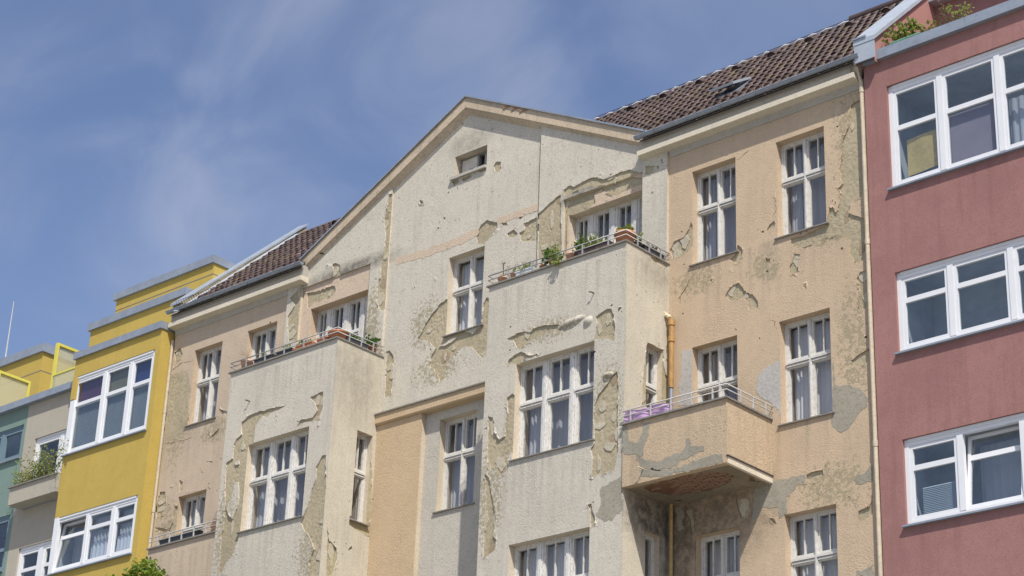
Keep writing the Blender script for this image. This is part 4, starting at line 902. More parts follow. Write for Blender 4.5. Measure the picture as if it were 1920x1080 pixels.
hin = roofpt(0, s1, .09)
def lid(x, t, up): return Vector((x, hin.y - t * math.cos(R(33)) - up * math.sin(R(33)), hin.z - t * math.sin(R(33)) + up * math.cos(R(33))))
c = [lid(SKY[0], .72, 0), lid(SKY[1], .72, 0), lid(SKY[1], 0, 0), lid(SKY[0], 0, 0), lid(SKY[0], .72, .05), lid(SKY[1], .72, .05), lid(SKY[1], 0, .05), lid(SKY[0], 0, .05)]
m.hexa(c); m.build('skylight_sash', M['zinc_pale'], sko)
def guard(xa, xb, every, h):
    m = MB(); x = xa
    for u in (.05, h): m.tube([roofpt(xa, .10, u + .05), roofpt(xb, .10, u + .05)], .007, 4)
    while x <= xb: m.tube([roofpt(x, .10, .04), roofpt(x, .10, h + .06)], .006, 4); x += every
    m.build('snow_guard', M['iron'], roof)
guard(-21.9, -17.3, .09, .16); guard(-36.0, -34.6, .09, .22)
# party parapet on the left, sheet capped, its flank in bare brick
pp = MB()
q = [(-.16, 20.95), (-.16, 21.18), (3.58, 24.67), (3.58, 20.9)]
PX0, PX1 = -36.42, -36.10
pp.add([(PX1, y, z) for y, z in q] + [(PX0, y, z) for y, z in q], [(0, 3, 2, 1), (4, 5, 6, 7), (0, 1, 5, 4), (2, 3, 7, 6)])
po = pp.build('party_parapet', M['brick_buff'], H)
cpm = MB(); cpm.hexa([(PX0 - .03, -.22, 21.15), (PX1 + .03, -.22, 21.15), (PX1 + .03, 3.60, 24.72), (PX0 - .03, 3.60, 24.72), (PX0 - .03, -.22, 21.22), (PX1 + .03, -.22, 21.20), (PX1 + .03, 3.60, 24.77), (PX0 - .03, 3.60, 24.79)]); cpm.build('parapet_cap', M['zinc_mid'], po)
cpm = MB()
fa, fb = roofpt(PX1 + .004, -.02, .05), roofpt(PX1 + .004, 4.95, .05)
up_ = Vector((0, -sp_, cp))
cpm.hexa([fa, fa + Vector((.13, 0, 0)), fb + Vector((.13, 0, 0)), fb, fa + up_ * .05, fa + Vector((.13, 0, 0)) + up_ * .02, fb + Vector((.13, 0, 0)) + up_ * .02, fb + up_ * .05]); cpm.build('flashing', M['zinc_pale'], po)
buff = MB(); buff.box(-.03, .03, -.098, .098, -.023, .023); bf = buff.build('brick', M['brick_buff'], H); bf_me = bf.data; bpy.data.objects.remove(bf)
for i in range(22):
    for j in range(2):
        q = roofpt(PX1 - .018, .35 + i * .205 + (.1 if j else 0), .085 + j * .055)
        brick(q + Vector((rnd.uniform(0, .012), 0, 0)), (PITCH, 0, 0), po, bf_me)
bk = MB(); bk.box(XL + .05, XR - .05, 6.9, 7.0, 0, 20.8); bk.add([(XL + .02, .5, 0), (XL + .02, 7, 0), (XL + .02, 7, 20.8), (XL + .02, .5, 20.8)], [(0, 1, 2, 3)])
bk.add([(XR - .02, .5, 0), (XR - .02, 7, 0), (XR - .02, 7, 20.8), (XR - .02, .5, 20.8)], [(3, 2, 1, 0)]); bk.build('rear_wall', M['recess'], H)

# pipes, cable, pegs
def pipe(name, pts, r, mat, joints=(), jr=1.22):
    m = MB(); m.tube(pts, r, 10); o = m.build(name, M[mat], H)
    for z in joints:
        x, y = pts[-1][0], pts[-1][1]; j = MB(); j.tube([(x, y, z - .05), (x, y, z + .05)], r * jr, 10); j.build('pipe_joint', M[mat], o)
    return o
pipe('downpipe', [(-17.12, -.24, 20.9), (-17.12, -.22, 20.75), (-17.10, -.09, 20.5), (-17.10, -.09, 0)], .042, 'pipe_cream', (20.35, 17.3, 13.55, 11.1, 6))
pipe('downpipe', [(-36.40, -.06, 20.3), (-36.40, -.06, 0)], .036, 'pipe_cream', (18.5, 16.05, 10))
op = pipe('drainpipe', [(-21.38, -.12, 16.93), (-21.38, -.12, 15.55)], .051, 'pipe_orange', (16.85, 16.52), 1.3)
m = MB(); m.tube([(-21.38, -.12, 15.6), (-21.38, -.12, 14.9)], .036, 8); m.build('grey_pipe_end', M['zinc'], op)
m = MB()
for k in range(6):
    c = Vector((-21.43 - .02 * k, -.12 + rnd.uniform(-.04, .04), 16.98 + .018 * k)); m.tube([c + Vector((-.045, 0, 0)), c, c + Vector((.045, 0, .01))], [.02, .055 - .004 * k, .02], 7)
m.build('foam_lump', M['foam'], op)
pipe('drainpipe', [(-21.38, -.10, 13.31), (-21.38, -.10, 9)], .036, 'pipe_ochre')
m = MB(); m.box(-24.912, -24.884, .0, .03, 18.0, 22.05); m.build('cable', M['iron'], H)
for x, y, z in ((-22.28, YB, 17.27), (-31.86, YB, 17.31), (-21.03, -1.36, 13.54)):
    m = MB(); m.tube([(x, y + .03, z), (x, y - .10, z + .005), (x - .05, y - .11, z + .02)], .014, 6); m.build('wall_peg', M['iron'] if y == YB else M['pipe_cream'], H)
# blister of loose plaster over the right bay's window
m = MB()
for (px, pz, ru, rv) in ((-22.80, 16.83, .34, .085), (-22.40, 16.74, .12, .10), (-21.90, 15.54, .12, .06)):
    n = 14; vs = [(px, YB - COAT - .06, pz)]; fs = []
    for k, (s, h) in enumerate(((.4, .05), (.75, .028), (1., -.002))):
        for i in range(n):
            t = 6.283 * i / n; w_ = 1 + .18 * noise.noise(Vector((i * .9, k, px))); vs.append((px + ru * s * w_ * math.cos(t), YB - COAT - h, pz + rv * s * w_ * math.sin(t) + ru * s * .1 * math.cos(t)))
    fs = [(0, 1 + i, 1 + (i + 1) % n) for i in range(n)]
    for k in range(2): fs += [(1 + k * n + i, 1 + (k + 1) * n + i, 1 + (k + 1) * n + (i + 1) % n, 1 + k * n + (i + 1) % n) for i in range(n)]
    m.add(vs, fs, 0, True)
m.build('plaster_blister', M['bay_front'], H)

# ------------------------------------------------------------------ red house on the right
RH = thing('red_house', (-14, 0, 0), 'dusky red rendered house with wide white windows, cut by the right edge', 'house')
YR = -.10; RX0 = -17.035; RX1 = -8.0
us1 = [-16.58, -15.55, -14.42, -13.3, -12.3]
w_red = [(-16.58, -12.3, 18.17, 20.24), (-16.58, -12.3, 15.06, 16.56), (-16.58, -12.3, 12.02, 13.51), (-16.58, -12.3, 8.9, 10.4)]
def flat_wall(parent, P, outline, wins, mat, depth=.16, name='wall', rmat=None):
    holes = [rect(*w) for w in wins]
    w = layer(name, P, outline, holes, [], 0, 0, M[mat], parent, side=False)
    reveals(w, P, wins, depth, rmat or mat)
    return w
flat_wall(RH, FY(YR), [(RX0, 0), (RX1, 0), (RX1, 20.80), (RX0, 20.80)], w_red, 'red')
modern_window(RH, FY(YR), us1, 18.17, 20.24, 19.37, fill=[[], [('lam', 0)], [('net', 0)], []], label='uppermost wide window with a yellowed sheet behind its lowest left pane', fit='room_pale')
modern_window(RH, FY(YR), us1, 15.06, 16.56, 16.02, fill=[[], [], [], []], label='wide window of the middle storey with dark blue panes', fit='room_pale')
modern_window(RH, FY(YR), us1, 12.02, 13.51, 13.0, fill=[[('half', 0)], [('net', 9)], [], []], label='lowest wide window with one light tilted open', tilt=1, fit='room_pale')
modern_window(RH, FY(YR), us1, 8.9, 10.4, 9.9)
s = MB(); s.add([(RX0, YR, 0), (RX0, 7, 0), (RX0, 7, 20.8), (RX0, YR, 20.8)], [(3, 2, 1, 0)]); s.box(RX0, RX1, 6.9, 7.0, 0, 24); s.add([(RX1, YR, 0), (RX1, 7, 0), (RX1, 7, 24), (RX1, YR, 24)], [(0, 1, 2, 3)])
s.box(RX0 + .05, RX1 - .05, .2, 6.9, 20.4, 20.5); s.build('side_wall', M['red'], RH)
for x0, x1 in ((RX0 - .03, -14.9), (-14.895, -12.4), (-12.395, RX1)):
    m = MB(); m.box(x0, x1, YR - .10, YR + .30, 20.80, 21.0); m.build('coping', M['zinc'], RH)
s = MB(); s.box(RX0 + .02, RX1, YR + .31, YR + .36, 20.5, 21.06); s.build('coping_upstand', M['gutter'], RH)
# parapet gable along the roof edge, pink flank
g = MB(); gq = [(-.28, 20.75), (-.28, 21.20), (4.6, 25.87), (4.6, 20.75)]
GX0, GX1 = -17.03, -16.70
g.add([(GX1, y, z) for y, z in gq] + [(GX0, y, z) for y, z in gq], [(0, 3, 2, 1), (4, 5, 6, 7), (2, 3, 7, 6)]); go = g.build('roof_parapet', M['pink'], RH)
g = MB(); g.hexa([(GX0 - .07, -.32, 21.16), (GX1 + .05, -.32, 21.16), (GX1 + .05, 4.6, 25.86), (GX0 - .07, 4.6, 25.86), (GX0 - .07, -.32, 21.29), (GX1 + .05, -.32, 21.25), (GX1 + .05, 4.6, 25.95), (GX0 - .07, 4.6, 25.99)]); g.build('parapet_cap', M['zinc_pale'], go)
g = MB(); g.box(GX0 - .06, GX1 + .03, -.31, -.281, 20.80, 21.18); g.build('parapet_front_sheet', M['zinc_pale'], go)
g = MB(); g.box(GX0 - .08, GX1 - .12, -.345, -.325, 21.27, 21.30); g.build('cap_seam', M['zinc'], go)
ys = 2.0
flat_wall(RH, FY(ys), [(GX1 + .003, 20.5), (RX1, 20.5), (RX1, 23.15), (GX1 + .003, 23.15)], [], 'red', name='setback_wall')
s = MB(); s.box(GX1 - .02, RX1, ys - .22, ys + 3.6, 23.0, 23.25); s.build('setback_roof_edge', M['zinc_pale'], RH)

# ------------------------------------------------------------------ yellow house on the left
YH = thing('yellow_house', (-38, 0, 0), 'bright yellow house with white strip windows and stepped-back upper storeys', 'house')
YY = -.38; YX0, YX1 = -39.77, -36.44
w_y = [(-39.60, -36.43 - .02, 17.99, 20.04), (-39.70, -36.53, 14.99, 16.40), (-39.7, -36.53, 11.8, 13.3)]
out_y = [(YX0, 0), (YX1, 0), (YX1, 20.52), (YX0, 20.52)]
w_y = [(-39.74, -36.62, 17.99, 20.04), (-39.74, -36.62, 14.99, 16.40), (-39.74, -36.62, 11.8, 13.3)]
flat_wall(YH, FY(YY), out_y, w_y, 'yellow')
us_y = [-39.74, -38.50, -37.50, -36.62]
modern_window(YH, FY(YY), us_y, 17.99, 20.04, 19.29, fill=[[('purple_panel', 1), ('slats', 0)], [('olive_panel', 1), ('slats', 0)], [('navy_panel', 1), ('slats', 0)]], label='upper window with purple, olive and navy top panes above grey blinds', back=.03)
modern_window(YH, FY(YY), us_y, 14.99, 16.40, 15.92, fill=[[('net', 9)], [('lace', 0), ('net', 1)], [('lace', 0), ('net', 1)]], label='lower window with lace curtains and its left light tilted open', tilt=0, back=.03, fit='room_pale')
modern_window(YH, FY(YY), us_y, 11.8, 13.3, 12.8, back=.03)
s = MB(); s.add([(YX1, YY, 0), (YX1, .3, 0), (YX1, .3, 20.52), (YX1, YY, 20.52)], [(0, 1, 2, 3)]); s.add([(YX0, YY, 0), (YX0, .3, 0), (YX0, .3, 20.52), (YX0, YY, 20.52)], [(3, 2, 1, 0)]); s.build('oriel_flank', M['yellow'], YH)
s = MB(); s.box(YX0 - .004, -39.60, YY - .016, YY + .1, 19.44, 20.045); s.build('wall_strip', M['yellow'], YH)
for z0, z1 in ((17.99, 19.43), (14.99, 16.40)):
    s = MB(); s.box(-39.765, -39.60, YY - .004, YY + .10, z0, z1); s.build('corner_post', M['pvc'], YH)
s = MB(); s.box(YX0 - .04, YX1 + .03, YY - .07, .3, 20.52, 20.70); s.build('coping', M['zinc'], YH)
flat_wall(YH, FY(.3), [(-40.28, 0), (-36.46, 0), (-36.46, 21.68), (-40.28, 21.68)], [], 'yellow', name='upper_wall')
s = MB(); s.box(-40.34, -36.5, .23, .95, 21.66, 21.86); s.build('coping', M['zinc'], YH)
flat_wall(YH, FY(.95), [(-40.25, 21.0), (-36.42, 21.0), (-36.42, 22.74), (-40.25, 22.74)], [], 'yellow', name='top_wall')
s = MB(); s.add([(-36.42, .95, 21), (-36.42, 6, 21), (-36.42, 6, 22.74), (-36.42, .95, 22.74)], [(0, 1, 2, 3)]); s.add([(-40.25, .95, 21), (-40.25, 6, 21), (-40.25, 6, 22.74), (-40.25, .95, 22.74)], [(3, 2, 1, 0)])
s.add([(-36.46, .3, 0), (-36.46, 6, 0), (-36.46, 6, 21.68), (-36.46, .3, 21.68)], [(0, 1, 2, 3)]); s.add([(-40.28, .3, 0), (-40.28, 6, 0), (-40.28, 6, 21.68), (-40.28, .3, 21.68)], [(3, 2, 1, 0)]); s.box(-40.2, -36.46, 5.9, 6, 0, 22.7); s.build('side_wall', M['yellow'], YH)
s = MB(); s.box(-40.32, -36.38, .88, 6.05, 22.74, 22.94); s.build('coping', M['zinc'], YH)
s = MB(); s.box(-40.252, -36.41, .944, .951, 22.44, 22.46); s.box(-36.421, -36.414, .944, 6, 22.44, 22.46); s.build('wall_joint', M['sill'], YH)

# ------------------------------------------------------------------ grey and teal house at the far left
GH = thing('grey_teal_house', (-43, 0, 0), 'grey and teal rendered house with a roof terrace, cut by the left edge', 'house')
w_g = [(-41.62, -39.9, 17.12, 18.95), (-41.66, -39.9, 13.6, 16.08)]
flat_wall(GH, FY(0), [(-42.09, 0), (-39.8, 0), (-39.8, 19.95), (-42.09, 19.95)], w_g, 'grey')
w_t = [(-44.5, -42.2, 18.58, 19.48), (-44.5, -42.24, 15.62, 17.08)]
flat_wall(GH, FY(0), [(-50, 0), (-42.09, 0), (-42.09, 19.95), (-50, 19.95)], w_t, 'teal', name='teal_wall')
modern_window(GH, FY(0), [-41.62, -40.55, -39.9], 17.12, 18.95, None, back=.05)
modern_window(GH, FY(0), [-41.66, -40.75, -39.9], 13.6, 16.08, 15.5, back=.05, mull=.2)
modern_window(GH, FY(0), [-44.5, -43.1, -42.2], 18.58, 19.48, None, mat='pvc_grey', back=.04, f=.06, top_f=.09, label='blue grey framed window standing open', fit='room_pale')
modern_window(GH, FY(0), [-44.5, -43.3, -42.24], 15.62, 17.08, 16.2, mat='pvc_grey', back=.04, f=.06, top_f=.09)
s = MB(); s.box(-50, -39.82, -.15, .3, 19.95, 20.13); s.build('coping', M['zinc'], GH)
s = MB(); s.box(-50, -40.3, .3, 8, 19.7, 19.8); s.box(-50, -40.3, 7.9, 8, 0, 19.7); s.build('terrace_floor', M['grey'], GH)
s = MB(); s.box(-41.74, -39.79, -.442, -.002, 17.09, 17.53); bo_ = s.build('balcony', M['grey'], GH)
s = MB(); s.box(-41.79, -39.79, -.49, -.002, 17.53, 17.56); s.build('balcony_coping', M['sill'], bo_)
flat_wall(GH, FY(1.6), [(-50, 19.8), (-44.18, 19.8), (-44.18, 22.5), (-50, 22.5)], [], 'yellow', name='terrace_storey')
s = MB(); s.add([(-44.18, 1.6, 19.8), (-44.18, 7, 19.8), (-44.18, 7, 22.5), (-44.18, 1.6, 22.5)], [(0, 1, 2, 3)]); s.build('terrace_storey_flank', M['yellow'], GH)
s = MB(); s.box(-50, -44.12, 1.52, 7, 22.5, 22.74); s.build('terrace_roof_edge', M['zinc'], GH)
s = MB(); s.box(-50, -44.172, 1.594, 1.601, 21.95, 21.97); s.box(-44.181, -44.174, 1.594, 7, 21.95, 21.97); s.build('wall_joint', M['sill'], GH)
def screen(x, y0, y1, z0, z1):
    m = MB(); f = .05
    m.box(x - f, x + f, y0, y0 + .06, z0, z1); m.box(x - f, x + f, y1 - .06, y1, z0, z1); m.box(x - f, x + f, y0 + .06, y1 - .06, z1 - .07, z1)
    o = m.build('privacy_screen', M['frame_yellow'], GH)
    m = MB(); m.box(x - .008, x + .008, y0 + .06, y1 - .06, z0, z1 - .07); m.build('frosted_pane', M['glass_frost'], o)
screen(-41.32, .05, .95, 19.9, 21.52); screen(-43.9, .1, 1.12, 19.9, 21.40)
m = MB(); m.box(-41.26, -40.3, .02, .06, 20.58, 20.63); ro = m.build('balustrade_rail', M['frame_yellow'], GH)
m = MB(); m.box(-41.26, -40.3, .035, .045, 20.0, 20.58); m.build('balustrade_pane', M['glass_frost'], ro)

lr = MB(); xx, zz = -47.38, 23.40
lr.tube([(xx, 2.5, 22.7), (xx, 2.5, 25.18)], [.03, .012], 6)
tag(lr.build('lightning_rod', M['steel_pale']), 'thin pale rod rising from the terrace roof at the far left', 'lightning rod')

# ------------------------------------------------------------------ plants and things
def leaf_quad(mb, p, size, mi=0, up=None):
    d = Vector((rnd.gauss(0, 1), rnd.gauss(0, 1), rnd.gauss(0, .7))).normalized()
    if up is not None: d = (d + up).normalized()
    s = d.cross(Vector((rnd.gauss(0, 1), rnd.gauss(0, 1), rnd.gauss(0, 1)))).normalized() * size * .42
    l = d * size; n = d.cross(s).normalized() * size * .15
    mb.add([p, p + l * .5 + s + n, p + l, p + l * .5 - s + n], [(0, 1, 2, 3)], mi)
def foliage(parent, c, n, rx, rz, size, mat, shape='bush', ry=None, name='foliage'):
    mb = MB(); ry = ry or rx
    ks = [(rnd.gauss(0, .4), rnd.gauss(0, .4), rnd.random()) for _ in range(max(4, n // 14))]
    for i in range(n):
        k = rnd.choice(ks)
        if shape == 'grass':
            a = Vector((c[0] + rnd.gauss(0, rx * .4), c[1] + rnd.gauss(0, ry * .4), c[2])); t = a + Vector((rnd.gauss(0, rx * .5), rnd.gauss(0, ry * .5), rz * rnd.uniform(.5, 1)))
            w = Vector((size * .12, size * .05, 0)); mb.add([a - w, a + w, t], [(0, 1, 2)])
        else:
            p = Vector((c[0] + (k[0] + rnd.gauss(0, .22)) * rx, c[1] + (k[1] + rnd.gauss(0, .22)) * ry, c[2] + max(0, k[2] * .8 + rnd.gauss(0, .15)) * rz))
            leaf_quad(mb, p, size * rnd.uniform(.6, 1.2), up=Vector((0, 0, .5)))
    o = mb.build(name, M[mat], parent)
    sm = MB()
    for k in ks[:10]:
        sm.tube([(c[0], c[1], c[2] - .03), (c[0] + k[0] * rx * .5, c[1] + k[1] * ry * .5, c[2] + k[2] * rz * .5), (c[0] + k[0] * rx, c[1] + k[1] * ry, c[2] + k[2] * rz * .85)], .004, 4)
    if shape != 'grass': sm.build('stems', M['stem'], parent)
    return o
def round_pot(parent, c, r, h, mat, saucer=False):
    mb = MB()
    mb.lathe(c, [(.0, 0), (r * .72, 0), (r * .95, h * .82), (r * 1.05, h * .82), (r * 1.07, h), (r * .95, h), (r * .92, h * .9), (0, h * .9)], 18)
    mb.build('pot', M[mat], parent)
    s = MB(); s.lathe(c, [(0, h * .91), (r * .93, h * .91)], 14); s.build('soil', M['soil'], parent)
def trough(parent, c, lx, ly, h, mat):
    mb = MB(); x, y, z = c; t = .012; k = .88
    o = [(-lx / 2 * k, -ly / 2 * k, 0), (lx / 2 * k, -ly / 2 * k, 0), (lx / 2 * k, ly / 2 * k, 0), (-lx / 2 * k, ly / 2 * k, 0), (-lx / 2, -ly / 2, h), (lx / 2, -ly / 2, h), (lx / 2, ly / 2, h), (-lx / 2, ly / 2, h)]
    i_ = [(-lx / 2 + t, -ly / 2 + t, h), (lx / 2 - t, -ly / 2 + t, h), (lx / 2 - t, ly / 2 - t, h), (-lx / 2 + t, ly / 2 - t, h), (-lx / 2 + t, -ly / 2 + t, h * .85), (lx / 2 - t, -ly / 2 + t, h * .85), (lx / 2 - t, ly / 2 - t, h * .85), (-lx / 2 + t, ly / 2 - t, h * .85)]
    V = [(x + a, y + b, z + d) for a, b, d in o + i_]
    mb.add(V, [(3, 2, 1, 0), (0, 1, 5, 4), (1, 2, 6, 5), (2, 3, 7, 6), (3, 0, 4, 7), (4, 5, 9, 8), (5, 6, 10, 9), (6, 7, 11, 10), (7, 4, 8, 11), (8, 9, 13, 12), (9, 10, 14, 13), (10, 11, 15, 14), (11, 8, 12, 15)])
    mb.box(x - lx / 2 - .012, x + lx / 2 + .012, y - ly / 2 - .012, y - ly / 2 - .002, z + h * .86, z + h)
    mb.build('planter_box', M[mat], parent)
    s = MB(); s.add([(x - lx / 2 + t, y - ly / 2 + t, z + h * .86), (x + lx / 2 - t, y - ly / 2 + t, z + h * .86), (x + lx / 2 - t, y + ly / 2 - t, z + h * .86), (x - lx / 2 + t, y + ly / 2 - t, z + h * .86)], [(0, 1, 2, 3)]); s.build('soil', M['soil'], parent)
ZC = 18.152; PY = YB + .12
GR2 = 'plant pots along the right bay balcony'; GR1 = 'plant pots along the left bay balcony'
def pot(label, x, r, h, mat, plant=None, y=PY, z=ZC, group=GR2, name='potted_plant', cat='potted plant'):
    t = thing(name, (x, y, z), label, cat, group); round_pot(t, (x, y, z), r, h, mat)
    if plant: foliage(t, (x, y, z + h * .9), *plant)
    return t
def box_(label, x, lx, h, mat, plant=None, y=PY, z=ZC, group=GR2, ly=.17, name='planter', cat='planter'):
    t = thing(name, (x, y, z), label, cat, group); trough(t, (x, y, z), lx, ly, h, mat)
    if plant: foliage(t, (x, y, z + h * .85), *plant)
    return t
# right bay
t = pot('pale terracotta pot with a bare stalk at the far end of the right bay', -24.74, .10, .17, 'terracotta_pale')
m = MB(); bx = -24.74; m.tube([(bx, PY, ZC + .12), (bx + .01, PY, ZC + .34), (bx, PY, ZC + .48)], [.014, .010, .016], 5)
for a in range(7): m.tube([(bx, PY, ZC + .47), (bx + .07 * math.cos(a), PY + .07 * math.sin(a), ZC + .50 + .02 * (a % 2))], [.006, .002], 4)
m.build('bare_stalk', M['stem'], t)
pot('small terracotta pot with a tiny sprout beside the bare stalk pot', -24.43, .085, .18, 'terracotta_pale', (14, .05, .12, .06, 'leaf_dusty'))
box_('long white planter box with wispy pale grass', -24.11, .46, .15, 'plastic_white', (70, .16, .20, .10, 'leaf_yellow', 'grass'))
pot('small brick red pot right of the white planter box', -23.69, .075, .13, 'terracotta', (16, .06, .08, .05, 'leaf_dusty'))
pot('dark red pot with a bushy green plant hanging over the coping', -23.43, .10, .18, 'terracotta', (260, .20, .20, .075, 'leaf'))
t = thing('trailing_plant', (-23.19, YB - .04, ZC), 'trailing green plant spilling over the right bay coping between two terracotta pots', 'plant', GR2)
foliage(t, (-23.19, YB - .09, ZC - .06), 130, .10, .34, .06, 'leaf_dusty')
pot('bright orange terracotta pot right of the trailing plant', -22.99, .105, .19, 'terracotta_pale')
pot('dark brown pot with a tall feathery green plant', -22.78, .095, .17, 'plastic_brown', (170, .13, .42, .07, 'leaf'))
box_('long dark brown planter with upright yellow green shoots', -22.39, .78, .17, 'plastic_brown', (90, .20, .30, .10, 'leaf_yellow', 'grass'))
pot('big terracotta pot with bright leaves on the right bay corner', -21.74, .20, .28, 'terracotta', (60, .15, .15, .11, 'leaf_yellow'), y=YB + .2)
fx = B2[1] - .10
pot('small dark pot with a yellowish plant just behind the big corner pot', fx, .08, .16, 'plastic_dark', (50, .08, .22, .07, 'leaf_yellow'), y=-.84)
t = box_('dark trough with dry grey twigs on the right bay flank parapet', fx, .16, .16, 'plastic_dark', (110, .10, .26, .05, 'leaf_dry', 'bush', .26), y=-.42, ly=.62)
# left bay
t = pot('orange terracotta pot with bare twigs at the left end of the left bay balcony', -32.25, .135, .24, 'terracotta_pale', group=GR1)
m = MB(); bx = -32.25
for a in range(5): m.tube([(bx, PY, ZC + .2), (bx - .12 + .03 * a, PY + .02, ZC + .42), (bx - .05 + .09 * (a - 3), PY, ZC + .60 - .05 * abs(a - 2))], [.006, .004, .002], 4)
m.build('bare_twigs', M['stem'], t)
box_('dark grey window box second from the left on the left bay balcony', -31.62, .62, .16, 'plastic_dark', (30, .2, .1, .05, 'leaf_dusty'), group=GR1)
box_('dark blue planter box with a small grey green shrub in its middle', -30.96, .5, .15, 'plastic_dark', (80, .14, .16, .06, 'leaf_dusty'), group=GR1)
pot('small green sprout in a terracotta bowl between two boxes', -30.67, .08, .11, 'terracotta', (10, .05, .05, .04, 'leaf'), group=GR1)
box_('terracotta window box with a lush green plant at its left end', -30.33, .48, .15, 'terracotta', (60, .12, .12, .06, 'leaf'), group=GR1)
t = thing('potted_plant', (-30.64, -1.02, ZC), 'leafy green plant in a small pot behind the terracotta window box', 'potted plant', GR1); round_pot(t, (-30.64, -1.02, ZC - .06), .07, .18, 'terracotta'); foliage(t, (-30.64, -1.02, ZC + .10), 120, .13, .24, .08, 'leaf')
box_('short terracotta box beside the big bowl of the left bay', -29.78, .32, .14, 'terracotta', group=GR1)
pot('wide terracotta bowl on the left bay corner', -29.46, .23, .22, 'terracotta', group=GR1, y=YB + .22)
fx = B1[1] - .10
box_('long black box on the left bay flank parapet', fx, .16, .15, 'plastic_dark', (60, .09, .18, .06, 'leaf', 'bush', .2), y=-.72, ly=.66, group=GR1)
pot('terracotta pot with a round leafy plant at the wall end of the left bay flank', fx, .10, .19, 'terracotta', (150, .16, .24, .075, 'leaf'), y=-.20, group=GR1)
# left wing balcony
box_('long black planter behind the left wing balcony rail', -33.9, 1.3, .16, 'plastic_dark', y=-1.17, z=14.55, group='planters on the left wing balcony')
t = thing('brick_stack', (-32.75, -1.18, 14.55), 'small stack of red bricks at the right end of the left wing balcony', 'bricks')
for i in range(4): brick((-32.74 + (.05 if i % 2 else 0), -1.19, 14.55 + .034 + i * .066), (0, 0, rnd.uniform(-.2, .2)), t)
# lavender cloth on the right balcony rail
m = MB(); n = 34; vs = []
for j in range(7):
    for i in range(n + 1):
        u = i / n; v = j / 6
        vs.append((-21.47 + 1.06 * u + .02 * math.sin(9 * v), -1.375 + .014 * math.sin(11 * u + 3 * v) + .006 * math.sin(27 * u), 14.497 + .20 * v * (1 - .25 * u * u) + .012 * math.sin(8 * u + 2)))
m.add(vs, [(j * (n + 1) + i, j * (n + 1) + i + 1, (j + 1) * (n + 1) + i + 1, (j + 1) * (n + 1) + i) for j in range(6) for i in range(n)], 0, True)
m.add([(x, y + .02, z) for x, y, z in vs], [(j * (n + 1) + i, (j + 1) * (n + 1) + i, (j + 1) * (n + 1) + i + 1, j * (n + 1) + i + 1) for j in range(6) for i in range(n)], 0, True)
tag(m.build('cloth', M['lavender']), 'lavender cloth strip stretched behind the right balcony railing', 'cloth')
# yellowed sheet in the red house's top window
m = MB(); n = 8; vs = []
for j in range(n + 1):
    for i in range(n + 1):
        u, v = i / n, j / n; vs.append((-16.33 + .60 * u, .085 + .010 * math.sin(5 * u + 2 * v), 18.42 + .72 * v + .03 * u))
m.add(vs, [(j * (n + 1) + i, j * (n + 1) + i + 1, (j + 1) * (n + 1) + i + 1, (j + 1) * (n + 1) + i) for j in range(n) for i in range(n)], 0, True)
tag(m.build('paper_sheet', M['paper']), 'yellowed blank sheet hung behind the lower left pane of the top red house window', 'paper sheet')
# green planter on the red house coping
t = thing('planter', (-16.0, .12, 21.0), 'pale green planter with mixed herbs on the red house roof edge', 'planter')
trough(t, (-16.22, .10, 21.0), .62, .2, .17, 'plastic_green'); foliage(t, (-16.15, .12, 21.13), 300, .42, .40, .085, 'leaf_yellow', 'bush', .15)
t = thing('potted_plant', (-15.35, .12, 21.0), 'tall dry flowering weed right of the green planter on the red roof edge', 'potted plant')
round_pot(t, (-15.4, .12, 20.95), .1, .16, 'plastic_green'); foliage(t, (-15.4, .12, 21.08), 260, .30, .62, .05, 'leaf_dry', 'bush', .15); foliage(t, (-15.2, .12, 21.06), 180, .22, .5, .06, 'leaf_dusty', 'bush', .15)

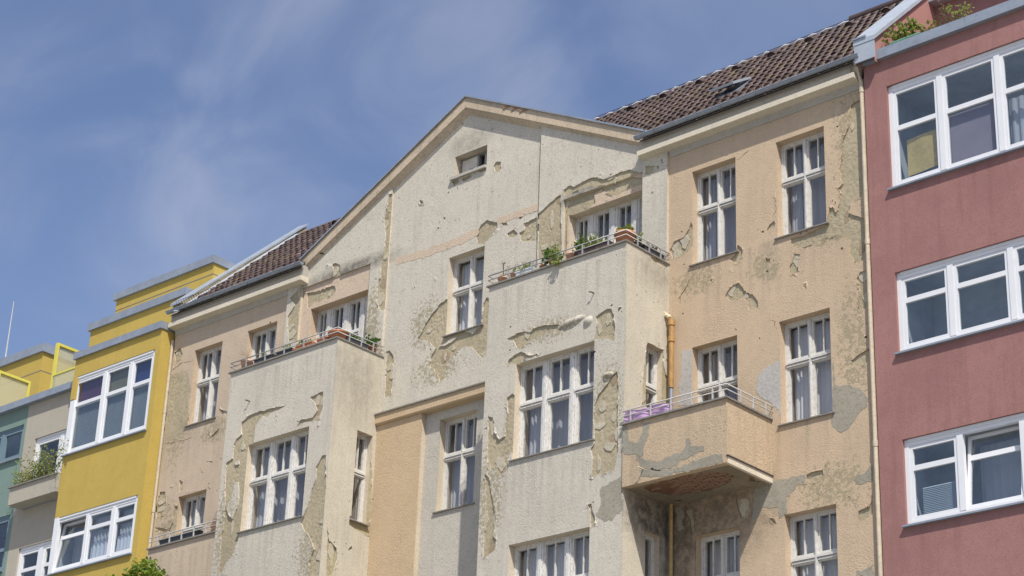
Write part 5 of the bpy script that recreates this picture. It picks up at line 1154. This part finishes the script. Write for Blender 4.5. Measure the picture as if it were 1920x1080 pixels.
# shrub on the grey house balcony
t = thing('shrub', (-40.8, -.25, 17.56), 'sprawling small-leaved shrub growing out of the grey house balcony', 'shrub')
lf = MB(); stm = MB()
for k in range(46):
    x0 = rnd.choice((-41.4, -41.1, -40.7, -40.45, -40.3)) + rnd.uniform(-.12, .12)
    L = rnd.uniform(.5, 1.35) if x0 > -40.9 else rnd.uniform(.4, .85)
    a = rnd.gauss(-.25 if x0 < -40.9 else -.05, .38); b = rnd.uniform(-.35, .12)
    pts = []
    for i in range(7):
        u = i / 6; pts.append(Vector((x0 + math.sin(a * (1 + u)) * L * u, -.28 + b * u * L, 17.53 + L * u * math.cos(a * (1 + .6 * u)) - .12 * u * u * abs(a))))
    stm.tube(pts, [.008 - .001 * i for i in range(7)], 4)
    for i in range(1, 7):
        for j in range(6):
            p = pts[i].lerp(pts[i - 1], rnd.random()) + Vector((rnd.gauss(0, .05), rnd.gauss(0, .05), rnd.gauss(0, .04))); leaf_quad(lf, p, rnd.uniform(.035, .065))
stm.build('stems', M['stem'], t); lf.build('foliage', M['leaf_dusty'], t)

# street tree whose top reaches into the picture
TX, TY = -32.00, -3.6; TZ = 13.23
t = thing('street_tree', (TX, TY, .12), 'bright green tree top rising before the yellow house at the lower edge', 'tree')
tr = MB(); tr.tube([(TX, TY, .12), (TX + .05, TY, 3), (TX - .05, TY + .1, 6.5), (TX, TY, TZ - 1.2)], [.19, .16, .11, .03], 10)
for k in range(14):
    z = 4 + k * (TZ - 5) / 14; a = k * 2.4; L = 1.7 * (1 - .6 * k / 14)
    tr.tube([(TX, TY, z), (TX + L * .5 * math.cos(a), TY + L * .5 * math.sin(a), z + .5), (TX + L * math.cos(a), TY + L * math.sin(a), z + .8)], [.05, .03, .01], 6)
tr.build('trunk', M['bark'], t)
cw = MB(); ks = []
for k in range(90):
    u = rnd.random() ** .8; z = TZ - .12 - u * (TZ - 4.2); R_ = .55 + 1.5 * min(1, (TZ - z) / 3.2); a = rnd.uniform(0, 6.283); q = R_ * math.sqrt(rnd.random())
    ks.append((Vector((TX + q * math.cos(a), TY + q * math.sin(a), z - .25)), rnd.uniform(.25, .5)))
ks += [(Vector((TX + dx, TY, TZ + dz)), .20) for dx, dz in ((.0, -.18), (-.55, -.42), (.45, -.35), (-.25, -.30), (.7, -.55), (-.8, -.65), (.25, -.2))]
for c, r in ks:
    for i in range(int(420 * r * r / .16)):
        d = Vector((rnd.gauss(0, 1), rnd.gauss(0, 1), rnd.gauss(0, .8))); d = d.normalized() * r * rnd.random() ** .4
        leaf_quad(cw, c + d, rnd.uniform(.06, .11), up=Vector((0, 0, .3)))
cw.build('crown', M['leaf_tree'], t)
